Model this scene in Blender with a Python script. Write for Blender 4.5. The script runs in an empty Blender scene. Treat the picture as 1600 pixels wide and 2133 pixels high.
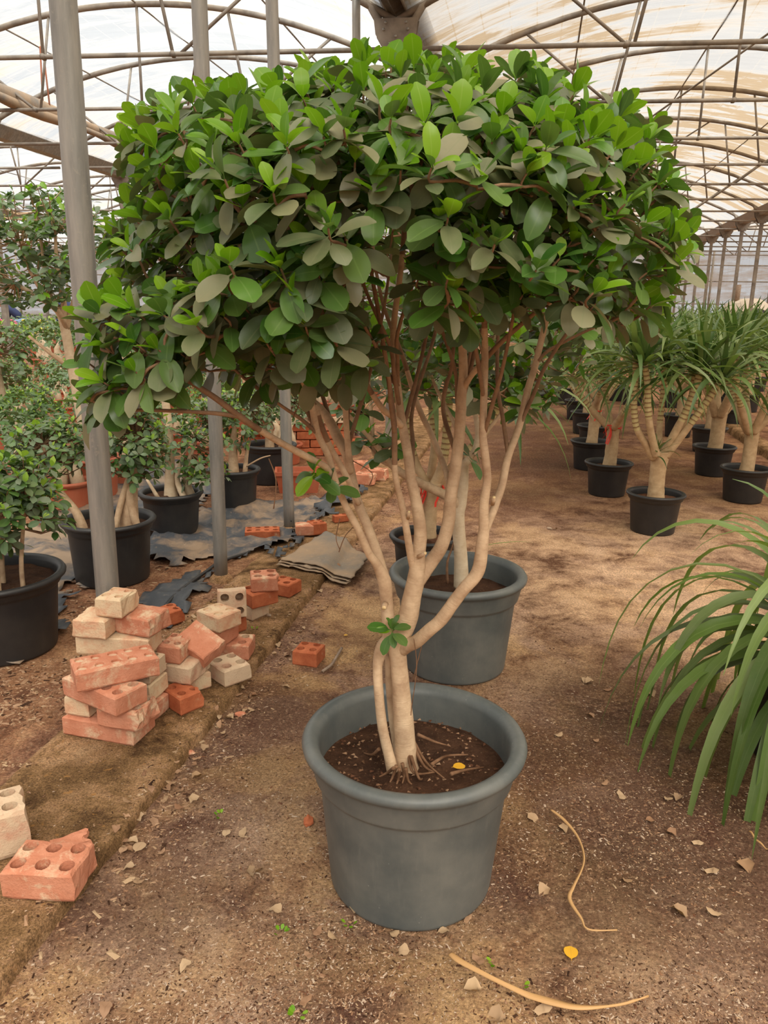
import bpy, bmesh, math, random
import numpy as np
from mathutils import Vector, Matrix, noise, Quaternion

R_ = random.Random(7)
sc = bpy.context.scene
COL = sc.collection

# ---------------------------------------------------------------- camera
CAM_H = 1.4
PITCH = math.radians(14.7)
ROLL = math.radians(0.9)
FPX = 1602.0
_f = Vector((0, math.cos(PITCH), -math.sin(PITCH)))
_r0 = Vector((1, 0, 0)); _u0 = Vector((0, math.sin(PITCH), math.cos(PITCH)))
_r = _r0 * math.cos(ROLL) + _u0 * math.sin(ROLL)
_u = _u0 * math.cos(ROLL) - _r0 * math.sin(ROLL)
_C = Vector((0, 0, CAM_H))
cam_d = bpy.data.cameras.new('camera'); cam = bpy.data.objects.new('camera', cam_d); COL.objects.link(cam)
cam.matrix_world = Matrix(((_r.x, _u.x, -_f.x, 0), (_r.y, _u.y, -_f.y, 0), (_r.z, _u.z, -_f.z, CAM_H), (0, 0, 0, 1)))
cam_d.sensor_fit = 'HORIZONTAL'; cam_d.sensor_width = 36.0; cam_d.lens = FPX / 1600.0 * 36.0
cam_d.clip_start = 0.02; cam_d.clip_end = 300
sc.camera = cam

# ---------------------------------------------------------------- light
world = bpy.data.worlds.new('overcast_sky'); sc.world = world; world.use_nodes = True
_bg = world.node_tree.nodes['Background']
_bg.inputs['Color'].default_value = (1.0, 0.985, 0.955, 1); _bg.inputs['Strength'].default_value = 0.46
sun_d = bpy.data.lights.new('hazy_sun', 'SUN'); sun_d.energy = 8.0; sun_d.angle = math.radians(75); sun_d.color = (1, 0.95, 0.86)
sun = bpy.data.objects.new('hazy_sun', sun_d); COL.objects.link(sun)
sun.rotation_euler = (math.radians(27), 0, math.radians(24))
sc.view_settings.view_transform = 'Standard'; sc.view_settings.look = 'None'
sc.view_settings.gamma = 1.0; sc.view_settings.use_curve_mapping = False
sc.view_settings.exposure = 0.6
sc.cycles.max_bounces = 7; sc.cycles.diffuse_bounces = 3; sc.cycles.glossy_bounces = 2
sc.cycles.transmission_bounces = 4; sc.cycles.transparent_max_bounces = 14
sc.cycles.use_denoising = True

# ---------------------------------------------------------------- measuring helpers (photo survey -> metres)
def _ray(px, py):
    return _f * FPX + _r * (px - 800.0) - _u * (py - 1066.5)
def P(px, py, z=0.0):
    d = _ray(px, py); t = (z - CAM_H) / d.z
    return _C + d * t
def PY(px, py, Y):
    d = _ray(px, py); return _C + d * (Y / d.y)
def proj(v):
    w = Vector(v) - _C; dep = w.dot(_f)
    return 800 + FPX * w.dot(_r) / dep, 1066.5 - FPX * w.dot(_u) / dep, dep

# ---------------------------------------------------------------- object helpers
def tag(o, label=None, cat=None, group=None, kind=None):
    if label: o['label'] = label
    if cat: o['category'] = cat
    if group: o['group'] = group
    if kind: o['kind'] = kind
    return o
def empty(name, loc=(0, 0, 0), rz=0.0, scale=1.0):
    o = bpy.data.objects.new(name, None); COL.objects.link(o)
    o.empty_display_size = 0.1; o.location = loc; o.rotation_euler = (0, 0, rz); o.scale = (scale,) * 3
    return o
def link(name, me, parent=None, mat=None, kind=None):
    o = bpy.data.objects.new(name, me); COL.objects.link(o)
    if mat and not me.materials: me.materials.append(mat)
    if parent: o.parent = parent
    if kind: o['kind'] = kind
    return o
def copy_tree(o, parent=None):
    c = o.copy(); COL.objects.link(c); c.parent = parent
    for ch in list(o.children): copy_tree(ch, c)
    return c

class MB:
    """collects vertices and faces of ONE mesh"""
    def __init__(s): s.v = []; s.f = []; s.uv = []; s.mi = []; s.n = 0
    def add(s, verts, faces, uv=None, mi=0):
        b = s.n; verts = [tuple(v) for v in verts]
        s.v.extend(verts); s.n += len(verts)
        s.uv.extend(uv if uv is not None else [(0.0, 0.0)] * len(verts))
        s.f.extend([tuple(i + b for i in f) for f in faces]); s.mi.extend([mi] * len(faces))
        return s
    def box(s, c, d, m=None, mi=0):
        x, y, z = d[0] / 2, d[1] / 2, d[2] / 2
        vs = [Vector((i, j, k)) for i in (-x, x) for j in (-y, y) for k in (-z, z)]
        vs = [((m @ v) if m else v) + Vector(c) for v in vs]
        return s.add(vs, [(0, 1, 3, 2), (4, 6, 7, 5), (0, 4, 5, 1), (2, 3, 7, 6), (0, 2, 6, 4), (1, 5, 7, 3)], mi=mi)
    def tube(s, pts, rad, sides=8, cap=True, mi=0, v0=0.0):
        pts = [Vector(p) for p in pts]; n = len(pts)
        if not hasattr(rad, '__len__'): rad = [rad] * n
        tan = []
        for i in range(n):
            t = pts[min(i + 1, n - 1)] - pts[max(i - 1, 0)]
            tan.append(t.normalized() if t.length > 1e-9 else Vector((0, 0, 1)))
        ref = Vector((1, 0, 0)) if abs(tan[0].x) < 0.8 else Vector((0, 1, 0))
        nx = (ref - tan[0] * ref.dot(tan[0])).normalized()
        vs = []; uv = []; L = v0
        for i in range(n):
            if i: 
                nx = (nx - tan[i] * nx.dot(tan[i])).normalized(); L += (pts[i] - pts[i - 1]).length
            ny = tan[i].cross(nx)
            for k in range(sides):
                a = 2 * math.pi * k / sides
                vs.append(pts[i] + (nx * math.cos(a) + ny * math.sin(a)) * rad[i]); uv.append((k / sides, L))
        fs = [(i * sides + k, i * sides + (k + 1) % sides, (i + 1) * sides + (k + 1) % sides, (i + 1) * sides + k) for i in range(n - 1) for k in range(sides)]
        if cap:
            fs.append(tuple(range(sides - 1, -1, -1))); fs.append(tuple((n - 1) * sides + k for k in range(sides)))
        return s.add(vs, fs, uv, mi)
    def lathe(s, prof, seg=40, mi=0, c=(0, 0, 0), closed=False):
        vs = []; fs = []; uv = []
        n = len(prof)
        for i, (r, z) in enumerate(prof):
            for k in range(seg):
                a = 2 * math.pi * k / seg
                vs.append((c[0] + r * math.cos(a), c[1] + r * math.sin(a), c[2] + z)); uv.append((k / seg, z))
        for i in range(n - 1):
            for k in range(seg):
                fs.append((i * seg + k, i * seg + (k + 1) % seg, (i + 1) * seg + (k + 1) % seg, (i + 1) * seg + k))
        return s.add(vs, fs, uv, mi)
    def mesh(s, name, mats, smooth=True):
        me = bpy.data.meshes.new(name); me.from_pydata(s.v, [], s.f)
        for m in (mats if isinstance(mats, (list, tuple)) else [mats]): me.materials.append(m)
        nf = len(s.f)
        if nf:
            me.polygons.foreach_set('use_smooth', [smooth] * nf)
            me.polygons.foreach_set('material_index', s.mi)
            uvl = me.uv_layers.new(name='UVMap'); idx = np.empty(len(me.loops), dtype=np.int32); me.loops.foreach_get('vertex_index', idx)
            uvl.data.foreach_set('uv', np.array(s.uv, dtype=np.float32)[idx].ravel())
        me.update(); return me
    def obj(s, name, mats, parent=None, smooth=True, kind=None):
        return link(name, s.mesh(name, mats, smooth), parent, kind=kind)

def catmull(pts, sub=4):
    """pts: list of tuples (x,y,z,r) -> smooth list"""
    P4 = [np.array(p, dtype=float) for p in pts]
    if len(P4) < 3:
        return [tuple(P4[0] + (P4[1] - P4[0]) * i / sub) for i in range(sub + 1)]
    out = []
    for i in range(len(P4) - 1):
        p0 = P4[max(i - 1, 0)]; p1 = P4[i]; p2 = P4[i + 1]; p3 = P4[min(i + 2, len(P4) - 1)]
        for k in range(sub):
            t = k / sub
            out.append(tuple(0.5 * ((2 * p1) + (-p0 + p2) * t + (2 * p0 - 5 * p1 + 4 * p2 - p3) * t * t + (-p0 + 3 * p1 - 3 * p2 + p3) * t ** 3)))
    out.append(tuple(P4[-1])); return out

# ---------------------------------------------------------------- materials
class NT:
    def __init__(s, name):
        s.m = bpy.data.materials.new(name); s.m.use_nodes = True; s.t = s.m.node_tree
        for n in list(s.t.nodes): s.t.nodes.remove(n)
        s.out = s.n('ShaderNodeOutputMaterial')
    def n(s, typ, **kw):
        nd = s.t.nodes.new(typ)
        for k, v in kw.items():
            if k in ('inp',):
                for kk, vv in v.items():
                    if hasattr(vv, 'is_output'): s.t.links.new(vv, nd.inputs[kk])
                    else: nd.inputs[kk].default_value = vv
            else: setattr(nd, k, v)
        return nd
    def noise(s, vec, scale, detail=4, rough=0.55, dist=0.0):
        return s.n('ShaderNodeTexNoise', inp={'Vector': vec, 'Scale': scale, 'Detail': detail, 'Roughness': rough, 'Distortion': dist}).outputs['Fac']
    def ramp(s, fac, stops):
        r = s.n('ShaderNodeValToRGB', inp={'Fac': fac}); e = r.color_ramp.elements
        while len(e) > 1: e.remove(e[-1])
        for i, (p, c) in enumerate(stops):
            el = e[0] if i == 0 else e.new(p)
            el.position = p; el.color = c if len(c) == 4 else (*c, 1)
        return r.outputs['Color']
    def mix(s, fac, a, b, mode='MIX'):
        nd = s.n('ShaderNodeMix', data_type='RGBA', blend_type=mode)
        for k, v in ((0, fac), (6, a), (7, b)):
            if hasattr(v, 'is_output'): s.t.links.new(v, nd.inputs[k])
            else: nd.inputs[k].default_value = v if k == 0 else (*v, 1) if len(v) == 3 else v
        return nd.outputs[2]
    def math(s, op, a, b=0.5):
        return s.n('ShaderNodeMath', operation=op, inp={0: a, 1: b}).outputs[0]
    def mapr(s, v, a, b, c=0.0, d=1.0):
        return s.n('ShaderNodeMapRange', inp={0: v, 1: a, 2: b, 3: c, 4: d}).outputs[0]
    def coord(s, which='Object', scale=None, rot=None):
        o = s.n('ShaderNodeTexCoord').outputs[which]
        if scale or rot:
            inp = {'Vector': o}
            if scale: inp['Scale'] = scale
            if rot: inp['Rotation'] = rot
            o = s.n('ShaderNodeMapping', inp=inp).outputs[0]
        return o
    def bump(s, h, strength=0.3, dist=0.01):
        return s.n('ShaderNodeBump', inp={'Height': h, 'Strength': strength, 'Distance': dist}).outputs[0]
    def bsdf(s, color, rough=0.6, normal=None, metal=0.0, spec=0.5):
        inp = {'Base Color': color if hasattr(color, 'is_output') else (*color, 1), 'Roughness': rough, 'Metallic': metal, 'Specular IOR Level': spec}
        if normal is not None: inp['Normal'] = normal
        return s.n('ShaderNodeBsdfPrincipled', inp=inp).outputs[0]
    def done(s, shader):
        s.t.links.new(shader, s.out.inputs['Surface']); return s.m

def world_pos(nt): return nt.n('ShaderNodeNewGeometry').outputs['Position']

def m_plastic(name, col, dust, rough=0.5, dustamt=0.5):
    t = NT(name); c = t.coord('Object'); w = world_pos(t)
    n1 = t.noise(c, 6, 6, 0.6); n2 = t.noise(t.coord('Object', (1, 1, 0.15)), 60, 3, 0.6); n3 = t.noise(c, 45, 6, 0.7)
    f = t.math('MULTIPLY', t.mapr(n1, 0.38, 0.7), dustamt)
    cc = t.mix(f, col, dust)
    cc = t.mix(t.math('MULTIPLY', t.mapr(n2, 0.55, 0.8), dustamt * 0.5), cc, dust)
    cc = t.mix(t.math('MULTIPLY', t.mapr(n3, 0.68, 0.72), dustamt), cc, tuple(min(1, x * 2.2) for x in dust))
    return t.done(t.bsdf(cc, rough, t.bump(n3, 0.12, 0.004)))

M = {}
M['grey_plastic'] = m_plastic('grey_plastic', (0.080, 0.090, 0.087), (0.17, 0.17, 0.15), 0.45, 0.75)
M['black_plastic'] = m_plastic('black_plastic', (0.014, 0.014, 0.015), (0.05, 0.044, 0.038), 0.45, 0.5)
M['terracotta'] = m_plastic('terracotta_plastic', (0.40, 0.085, 0.035), (0.5, 0.2, 0.11), 0.55, 0.5)

def m_soil(name, a, b, c3):
    t = NT(name); w = world_pos(t)
    n1 = t.noise(w, 14, 6, 0.7); n2 = t.noise(w, 120, 5, 0.7)
    cc = t.ramp(n1, [(0.3, a), (0.6, b)])
    cc = t.mix(t.mapr(n2, 0.6, 0.72), cc, c3)
    h = t.math('ADD', n1, t.math('MULTIPLY', n2, 0.6))
    return t.done(t.bsdf(cc, 0.95, t.bump(h, 0.9, 0.02), spec=0.15))
M['pot_soil'] = m_soil('pot_soil', (0.035, 0.016, 0.009), (0.10, 0.048, 0.026), (0.26, 0.16, 0.09))
M['pot_soil_red'] = m_soil('pot_soil_red', (0.10, 0.04, 0.02), (0.24, 0.11, 0.06), (0.48, 0.28, 0.17))

def m_bark(name, a, b, scar, ring=0.0):
    t = NT(name); c = world_pos(t); uv = t.coord('UV')
    n1 = t.noise(c, 22, 5, 0.6)
    mp = t.n('ShaderNodeMapping', inp={'Vector': uv, 'Scale': (2.0, 110.0, 1)}).outputs[0]
    n2 = t.noise(mp, 1.0, 4, 0.7)
    cc = t.ramp(n1, [(0.3, a), (0.68, b)])
    cc = t.mix(t.math('MULTIPLY', t.mapr(n2, 0.55, 0.75), 0.45), cc, scar)
    h = n2
    if ring:
        mp2 = t.n('ShaderNodeMapping', inp={'Vector': uv, 'Scale': (1.0, 1.0, 1)}).outputs[0]
        dx = t.noise(t.n('ShaderNodeMapping', inp={'Vector': uv, 'Scale': (9, 30, 1)}).outputs[0], 1.0, 2, 0.5)
        wv = t.n('ShaderNodeTexWave', wave_type='BANDS', bands_direction='Y', wave_profile='SAW', inp={'Vector': mp2, 'Scale': ring, 'Distortion': 1.1, 'Detail': 2.0, 'Detail Scale': 3.0}).outputs['Fac']
        cc = t.mix(t.mapr(wv, 0.55, 0.9), cc, scar); h = wv
    return t.done(t.bsdf(cc, 0.75, t.bump(h, 0.35, 0.006), spec=0.25))
M['ficus_bark'] = m_bark('ficus_bark', (0.40, 0.255, 0.15), (0.66, 0.48, 0.305), (0.28, 0.16, 0.09))
M['ficus_bark_young'] = m_bark('ficus_bark_young', (0.17, 0.092, 0.05), (0.32, 0.19, 0.105), (0.11, 0.055, 0.03))
M['pale_bark'] = m_bark('pale_bark', (0.55, 0.40, 0.25), (0.72, 0.58, 0.40), (0.40, 0.26, 0.15))
M['root_bark'] = m_bark('root_bark', (0.10, 0.045, 0.02), (0.26, 0.14, 0.075), (0.06, 0.03, 0.015))
M['dracaena_bark'] = m_bark('dracaena_bark', (0.42, 0.28, 0.15), (0.60, 0.43, 0.25), (0.26, 0.15, 0.08))
M['dracaena_ring'] = m_bark('dracaena_ring', (0.50, 0.42, 0.19), (0.62, 0.52, 0.27), (0.24, 0.12, 0.055), ring=11.0)
M['dark_bark'] = m_bark('dark_bark', (0.14, 0.065, 0.035), (0.30, 0.17, 0.09), (0.08, 0.04, 0.02))
M['cut_wood'] = NT('cut_wood'); M['cut_wood'] = M['cut_wood'].done(M['cut_wood'].bsdf((0.75, 0.55, 0.28), 0.8))

def m_leaf(name, top, top2, rib, dust=0.0, trans=0.35, rough=0.38, dustcol=(0.245, 0.225, 0.125), back=None):
    t = NT(name); uv = t.coord('UV')
    geo = t.n('ShaderNodeNewGeometry'); ob = t.n('ShaderNodeObjectInfo')
    rnd = t.math('FRACT', t.math('ADD', geo.outputs['Random Per Island'], ob.outputs['Random']), 0.0)
    rnd2 = t.math('FRACT', t.math('MULTIPLY', rnd, 7.31), 0.0)
    cc = t.mix(rnd, top, top2)
    n = t.noise(world_pos(t), 30, 3, 0.6)
    if dust:
        f = t.math('MULTIPLY', t.mapr(t.math('ADD', rnd2, t.math('MULTIPLY', n, 0.8)), 0.45, 1.2), dust)
        cc = t.mix(f, cc, dustcol)
    sx = t.n('ShaderNodeSeparateXYZ', inp={0: uv}).outputs[0]
    ribf = t.mapr(t.math('ABSOLUTE', t.math('SUBTRACT', sx, 0.5)), 0.0, 0.045, 1.0, 0.0)
    cc = t.mix(t.math('MULTIPLY', ribf, 0.55), cc, rib)
    if back: cc = t.mix(geo.outputs['Backfacing'], cc, back)
    b = t.bsdf(cc, rough, t.bump(n, 0.1, 0.003), spec=0.4)
    tr = t.n('ShaderNodeBsdfTranslucent', inp={'Color': t.mix(0.5, cc, tuple(min(1, x) for x in (top[0] * 1.7 + .03, top[1] * 1.6 + .05, top[2] * 0.5)))}).outputs[0]
    return t.done(t.n('ShaderNodeMixShader', inp={0: trans, 1: b, 2: tr}).outputs[0])
M['leaf_young'] = m_leaf('leaf_young', (0.11, 0.28, 0.010), (0.25, 0.43, 0.025), (0.34, 0.50, 0.08), 0, 0.38, 0.26)
M['leaf_mid'] = m_leaf('leaf_mid', (0.045, 0.135, 0.022), (0.10, 0.225, 0.03), (0.18, 0.30, 0.08), 0.25, 0.27, 0.25)
M['leaf_old'] = m_leaf('leaf_old', (0.07, 0.11, 0.045), (0.12, 0.155, 0.06), (0.18, 0.195, 0.095), 0.8, 0.16, 0.4)
M['blade'] = m_leaf('blade', (0.07, 0.14, 0.028), (0.15, 0.23, 0.055), (0.19, 0.27, 0.09), 0.4, 0.28, 0.36, (0.25, 0.27, 0.13))
M['blade_dark'] = m_leaf('blade_dark', (0.03, 0.085, 0.018), (0.075, 0.145, 0.03), (0.1, 0.17, 0.05), 0.2, 0.25, 0.36, (0.2, 0.22, 0.11))
M['blade_bright'] = m_leaf('blade_bright', (0.12, 0.21, 0.035), (0.21, 0.29, 0.07), (0.3, 0.42, 0.12), 0.2, 0.35, 0.36, (0.33, 0.38, 0.22))
M['small_leaf'] = m_leaf('small_leaf', (0.05, 0.13, 0.025), (0.10, 0.19, 0.04), (0.17, 0.26, 0.08), 0.4, 0.25, 0.36, (0.20, 0.22, 0.12))
M['small_leaf_grey'] = m_leaf('small_leaf_grey', (0.065, 0.125, 0.05), (0.12, 0.18, 0.085), (0.18, 0.24, 0.12), 0.55, 0.2, 0.45, (0.21, 0.23, 0.15))
M['small_leaf_lime'] = m_leaf('small_leaf_lime', (0.20, 0.38, 0.03), (0.33, 0.47, 0.06), (0.4, 0.55, 0.1), 0.1, 0.35, 0.4)
M['dry_leaf'] = m_leaf('dry_leaf', (0.30, 0.175, 0.09), (0.48, 0.33, 0.19), (0.3, 0.18, 0.1), 0.3, 0.12, 0.75, (0.42, 0.31, 0.2))
M['dry_leaf_dark'] = m_leaf('dry_leaf_dark', (0.24, 0.12, 0.06), (0.38, 0.22, 0.12), (0.2, 0.1, 0.05), 0.2, 0.12, 0.7, (0.45, 0.33, 0.22))
M['yellow_leaf'] = m_leaf('yellow_leaf', (0.70, 0.36, 0.02), (0.76, 0.42, 0.03), (0.6, 0.28, 0.02), 0, 0.2, 0.45)
M['dry_blade'] = m_leaf('dry_blade', (0.55, 0.31, 0.12), (0.64, 0.40, 0.18), (0.45, 0.24, 0.09), 0, 0.2, 0.5)

def m_metal():
    t = NT('galvanised_steel'); c = world_pos(t)
    n1 = t.noise(t.n('ShaderNodeMapping', inp={'Vector': c, 'Scale': (1, 1, 0.12)}).outputs[0], 26, 5, 0.6)
    n2 = t.noise(c, 60, 5, 0.7); n3 = t.noise(c, 3, 4, 0.6)
    cc = t.ramp(n1, [(0.3, (0.19, 0.188, 0.175)), (0.7, (0.37, 0.35, 0.31))])
    cc = t.mix(t.math('MULTIPLY', t.mapr(n2, 0.58, 0.66), 0.5), cc, (0.36, 0.33, 0.27))
    cc = t.mix(t.math('MULTIPLY', t.mapr(n3, 0.55, 0.75), 0.4), cc, (0.26, 0.18, 0.11))
    return t.done(t.bsdf(cc, 0.5, t.bump(n2, 0.1, 0.003), metal=0.35))
M['steel'] = m_metal()
def m_dusty():
    t = NT('dusty_steel'); c = world_pos(t)
    n1 = t.noise(c, 5, 5, 0.6)
    cc = t.ramp(n1, [(0.3, (0.135, 0.115, 0.095)), (0.7, (0.30, 0.26, 0.21))])
    return t.done(t.bsdf(cc, 0.7, metal=0.1))
M['dusty_steel'] = m_dusty()

def m_film(name, dirt, amt, clean):
    t = NT(name); uv = t.coord('UV')
    s = t.n('ShaderNodeMapping', inp={'Vector': uv, 'Scale': (0.55, 2.6, 1)}).outputs[0]
    n1 = t.noise(s, 1.0, 8, 0.66, 0.6)
    n2 = t.noise(t.n('ShaderNodeMapping', inp={'Vector': uv, 'Scale': (0.25, 0.35, 1)}).outputs[0], 1.0, 5, 0.6, 0.4)
    n3 = t.noise(t.n('ShaderNodeMapping', inp={'Vector': uv, 'Scale': (1.2, 9, 1)}).outputs[0], 1.0, 4, 0.7, 1.0)
    d = t.math('MULTIPLY', t.mapr(n1, 0.40, 0.58), t.mapr(n2, 0.36, 0.54))
    d = t.math('MULTIPLY', d, amt)
    sep = t.n('ShaderNodeSeparateXYZ', inp={0: uv})
    ribs = t.mapr(t.math('ABSOLUTE', t.math('SUBTRACT', t.math('FRACT', t.math('MULTIPLY', sep.outputs[0], 3.4), 0.0), 0.5)), 0.0, 0.035, 1.0, 0.0)
    crease = t.math('MULTIPLY', t.mapr(n3, 0.6, 0.75), 0.25)
    dd = t.math('MINIMUM', t.math('ADD', t.math('ADD', d, t.math('MULTIPLY', ribs, 0.30)), crease), 0.95)
    col = t.mix(dd, clean, dirt)
    trl = t.n('ShaderNodeBsdfTranslucent', inp={'Color': col, 'Normal': t.bump(n3, 0.5, 0.05)}).outputs[0]
    trp = t.n('ShaderNodeBsdfTransparent', inp={'Color': t.mix(dd, clean, tuple(x * 0.8 for x in dirt))}).outputs[0]
    gl = t.n('ShaderNodeBsdfGlossy', inp={'Color': (0.9, 0.9, 0.9, 1), 'Roughness': 0.25}).outputs[0]
    mx = t.n('ShaderNodeMixShader', inp={0: t.mapr(dd, 0, 1, 0.17, 0.62), 1: trp, 2: trl}).outputs[0]
    return t.done(t.n('ShaderNodeMixShader', inp={0: 0.04, 1: mx, 2: gl}).outputs[0])
M['film_brown'] = m_film('dirty_roof_film', (0.29, 0.215, 0.135), 1.7, (0.72, 0.72, 0.72))
M['film_clean'] = m_film('roof_film', (0.50, 0.43, 0.35), 0.8, (0.76, 0.80, 0.85))

def m_floor():
    t = NT('bare_soil'); w = world_pos(t)
    big = t.noise(w, 0.9, 5, 0.6, 0.3); med = t.noise(w, 4.5, 9, 0.74, 0.3); fine = t.noise(w, 55, 6, 0.8); vf = t.noise(w, 210, 3, 0.7)
    a = t.n('ShaderNodeAttribute', attribute_name='dampness').outputs['Fac']
    lf = t.n('ShaderNodeAttribute', attribute_name='redness').outputs['Fac']
    mix1 = t.math('ADD', t.math('MULTIPLY', big, 0.55), t.math('MULTIPLY', med, 0.45))
    tan = t.ramp(mix1, [(0.41, (0.105, 0.052, 0.029)), (0.475, (0.25, 0.135, 0.07)), (0.53, (0.43, 0.26, 0.125)), (0.61, (0.56, 0.36, 0.18))])
    purp = t.ramp(med, [(0.38, (0.10, 0.048, 0.032)), (0.62, (0.34, 0.205, 0.14))])
    cc = t.mix(t.mapr(t.noise(w, 1.7, 6, 0.66, 0.5), 0.46, 0.56), tan, purp)
    red = t.ramp(med, [(0.36, (0.10, 0.042, 0.023)), (0.52, (0.23, 0.105, 0.056)), (0.66, (0.42, 0.235, 0.13))])
    cc = t.mix(lf, cc, red)
    pale = t.n('ShaderNodeAttribute', attribute_name='paleness').outputs['Fac']
    cc = t.mix(t.math('MULTIPLY', pale, t.mapr(t.math('ADD', med, t.math('MULTIPLY', big, 0.5)), 0.6, 0.85)), cc, (0.62, 0.43, 0.29))
    damp = t.math('MULTIPLY', a, t.mapr(t.math('ADD', med, t.math('MULTIPLY', fine, 0.3)), 0.50, 0.66))
    cc = t.mix(damp, cc, (0.062, 0.031, 0.018))
    cc = t.mix(t.math('MULTIPLY', t.mapr(fine, 0.52, 0.70), 0.6), cc, (0.10, 0.05, 0.03))
    cc = t.mix(t.math('MULTIPLY', t.mapr(fine, 0.46, 0.30), 0.45), cc, (0.60, 0.43, 0.27))
    cc = t.mix(t.math('MULTIPLY', t.mapr(vf, 0.66, 0.72), 0.75), cc, (0.66, 0.54, 0.42))
    gr = t.noise(w, 120, 5, 0.82)
    cc = t.mix(1.0, cc, t.ramp(gr, [(0.35, (0.50, 0.47, 0.45)), (0.46, (1.10, 1.08, 1.04)), (0.54, (1.34, 1.32, 1.28)), (0.66, (1.95, 1.9, 1.8))]), 'MULTIPLY')
    h = t.math('ADD', t.math('ADD', t.math('MULTIPLY', med, 0.8), t.math('MULTIPLY', fine, 0.5)), t.math('MULTIPLY', gr, 0.6))
    return t.done(t.bsdf(cc, 0.95, t.bump(h, 0.75, 0.025), spec=0.12))
M['soil'] = m_floor()
def m_kerb():
    t = NT('dirty_concrete'); w = world_pos(t)
    med = t.noise(w, 6, 9, 0.74, 0.3); fine = t.noise(w, 55, 6, 0.8); big = t.noise(w, 1.8, 4, 0.6); gr = t.noise(w, 170, 4, 0.8)
    cc = t.ramp(med, [(0.36, (0.085, 0.045, 0.022)), (0.48, (0.27, 0.16, 0.075)), (0.56, (0.41, 0.245, 0.13)), (0.66, (0.50, 0.325, 0.185))])
    cc = t.mix(t.math('MULTIPLY', t.mapr(big, 0.48, 0.66), 0.6), cc, (0.12, 0.07, 0.03))
    cc = t.mix(t.math('MULTIPLY', t.mapr(fine, 0.52, 0.66), 0.55), cc, (0.06, 0.033, 0.018))
    cc = t.mix(1.0, cc, t.ramp(gr, [(0.36, (0.6, 0.58, 0.55)), (0.5, (1.35, 1.32, 1.28)), (0.64, (1.95, 1.9, 1.8))]), 'MULTIPLY')
    cc = t.mix(t.math('MULTIPLY', t.mapr(t.noise(w, 26, 2, 0.5), 0.68, 0.72), 0.7), cc, (0.50, 0.25, 0.08))
    return t.done(t.bsdf(cc, 0.95, t.bump(t.math('ADD', med, t.math('ADD', fine, gr)), 0.8, 0.02), spec=0.1))
M['kerb'] = m_kerb()

def m_brick(name, a, b, mortar, amt):
    t = NT(name); c = t.coord('Object'); ob = t.n('ShaderNodeObjectInfo').outputs['Random']
    off = t.n('ShaderNodeVectorMath', operation='ADD', inp={0: c, 1: t.n('ShaderNodeCombineXYZ', inp={0: t.math('MULTIPLY', ob, 19.0), 1: t.math('MULTIPLY', ob, 7.0), 2: 0.0}).outputs[0]}).outputs[0]
    n1 = t.noise(off, 16, 5, 0.6); n2 = t.noise(off, 11, 7, 0.7, 0.4); n3 = t.noise(off, 130, 4, 0.7)
    cc = t.ramp(n1, [(0.3, a), (0.7, b)])
    cc = t.mix(t.math('MULTIPLY', t.mapr(n2, 0.62 - amt * 0.3, 0.72 - amt * 0.22), 0.85), cc, mortar)
    cc = t.mix(t.math('MULTIPLY', t.mapr(n3, 0.58, 0.7), 0.4), cc, tuple(x * 0.5 for x in a))
    return t.done(t.bsdf(cc, 0.92, t.bump(t.math('ADD', n3, n2), 0.5, 0.006), spec=0.15))
M['brick_salmon'] = m_brick('brick_salmon', (0.46, 0.165, 0.09), (0.60, 0.27, 0.165), (0.66, 0.50, 0.33), 0.35)
M['brick_pale'] = m_brick('brick_pale', (0.56, 0.27, 0.16), (0.68, 0.42, 0.26), (0.68, 0.54, 0.35), 0.75)
M['brick_red'] = m_brick('brick_red', (0.34, 0.085, 0.035), (0.52, 0.165, 0.075), (0.50, 0.33, 0.2), 0.1)
M['brick_mortar'] = m_brick('brick_mortar', (0.52, 0.27, 0.18), (0.58, 0.38, 0.24), (0.60, 0.46, 0.31), 0.85)

def m_sheet(name, col, dirt, lo, hi, rough):
    t = NT(name); w = world_pos(t)
    n = t.noise(w, 3.2, 7, 0.65, 0.5); f = t.noise(w, 50, 5, 0.7)
    cc = t.mix(t.mapr(n, lo, hi), col, dirt)
    cc = t.mix(t.math('MULTIPLY', t.mapr(f, 0.6, 0.7), 0.5), cc, tuple(min(1, x * 1.7) for x in dirt))
    return t.done(t.bsdf(cc, rough, t.bump(t.math('ADD', n, t.math('MULTIPLY', f, 0.3)), 0.4, 0.01), spec=0.4))
M['black_sheet'] = m_sheet('black_mulch_film', (0.055, 0.06, 0.068), (0.27, 0.19, 0.125), 0.44, 0.60, 0.5)
M['black_sheet_clean'] = m_sheet('black_mulch_film_fold', (0.05, 0.055, 0.062), (0.16, 0.13, 0.10), 0.55, 0.7, 0.4)
M['tarp'] = m_sheet('grey_tarp', (0.19, 0.165, 0.135), (0.34, 0.235, 0.145), 0.36, 0.62, 0.75)
def flat(name, col, rough=0.6):
    t = NT(name); return t.done(t.bsdf(col, rough))
M['ribbon'] = flat('red_ribbon', (0.75, 0.045, 0.02), 0.45)
M['white_sheet'] = flat('white_sheet', (0.8, 0.8, 0.8), 0.6)
M['denim'] = flat('denim', (0.18, 0.27, 0.40), 0.8); M['navy'] = flat('navy_cloth', (0.02, 0.03, 0.085), 0.8)
M['skin'] = flat('skin', (0.42, 0.24, 0.15), 0.6); M['hair'] = flat('hair', (0.02, 0.015, 0.012), 0.6)
M['cream'] = flat('cream_fabric', (0.62, 0.54, 0.44), 0.8); M['dark_hole'] = flat('dark_interior', (0.03, 0.025, 0.025), 0.8)
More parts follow.
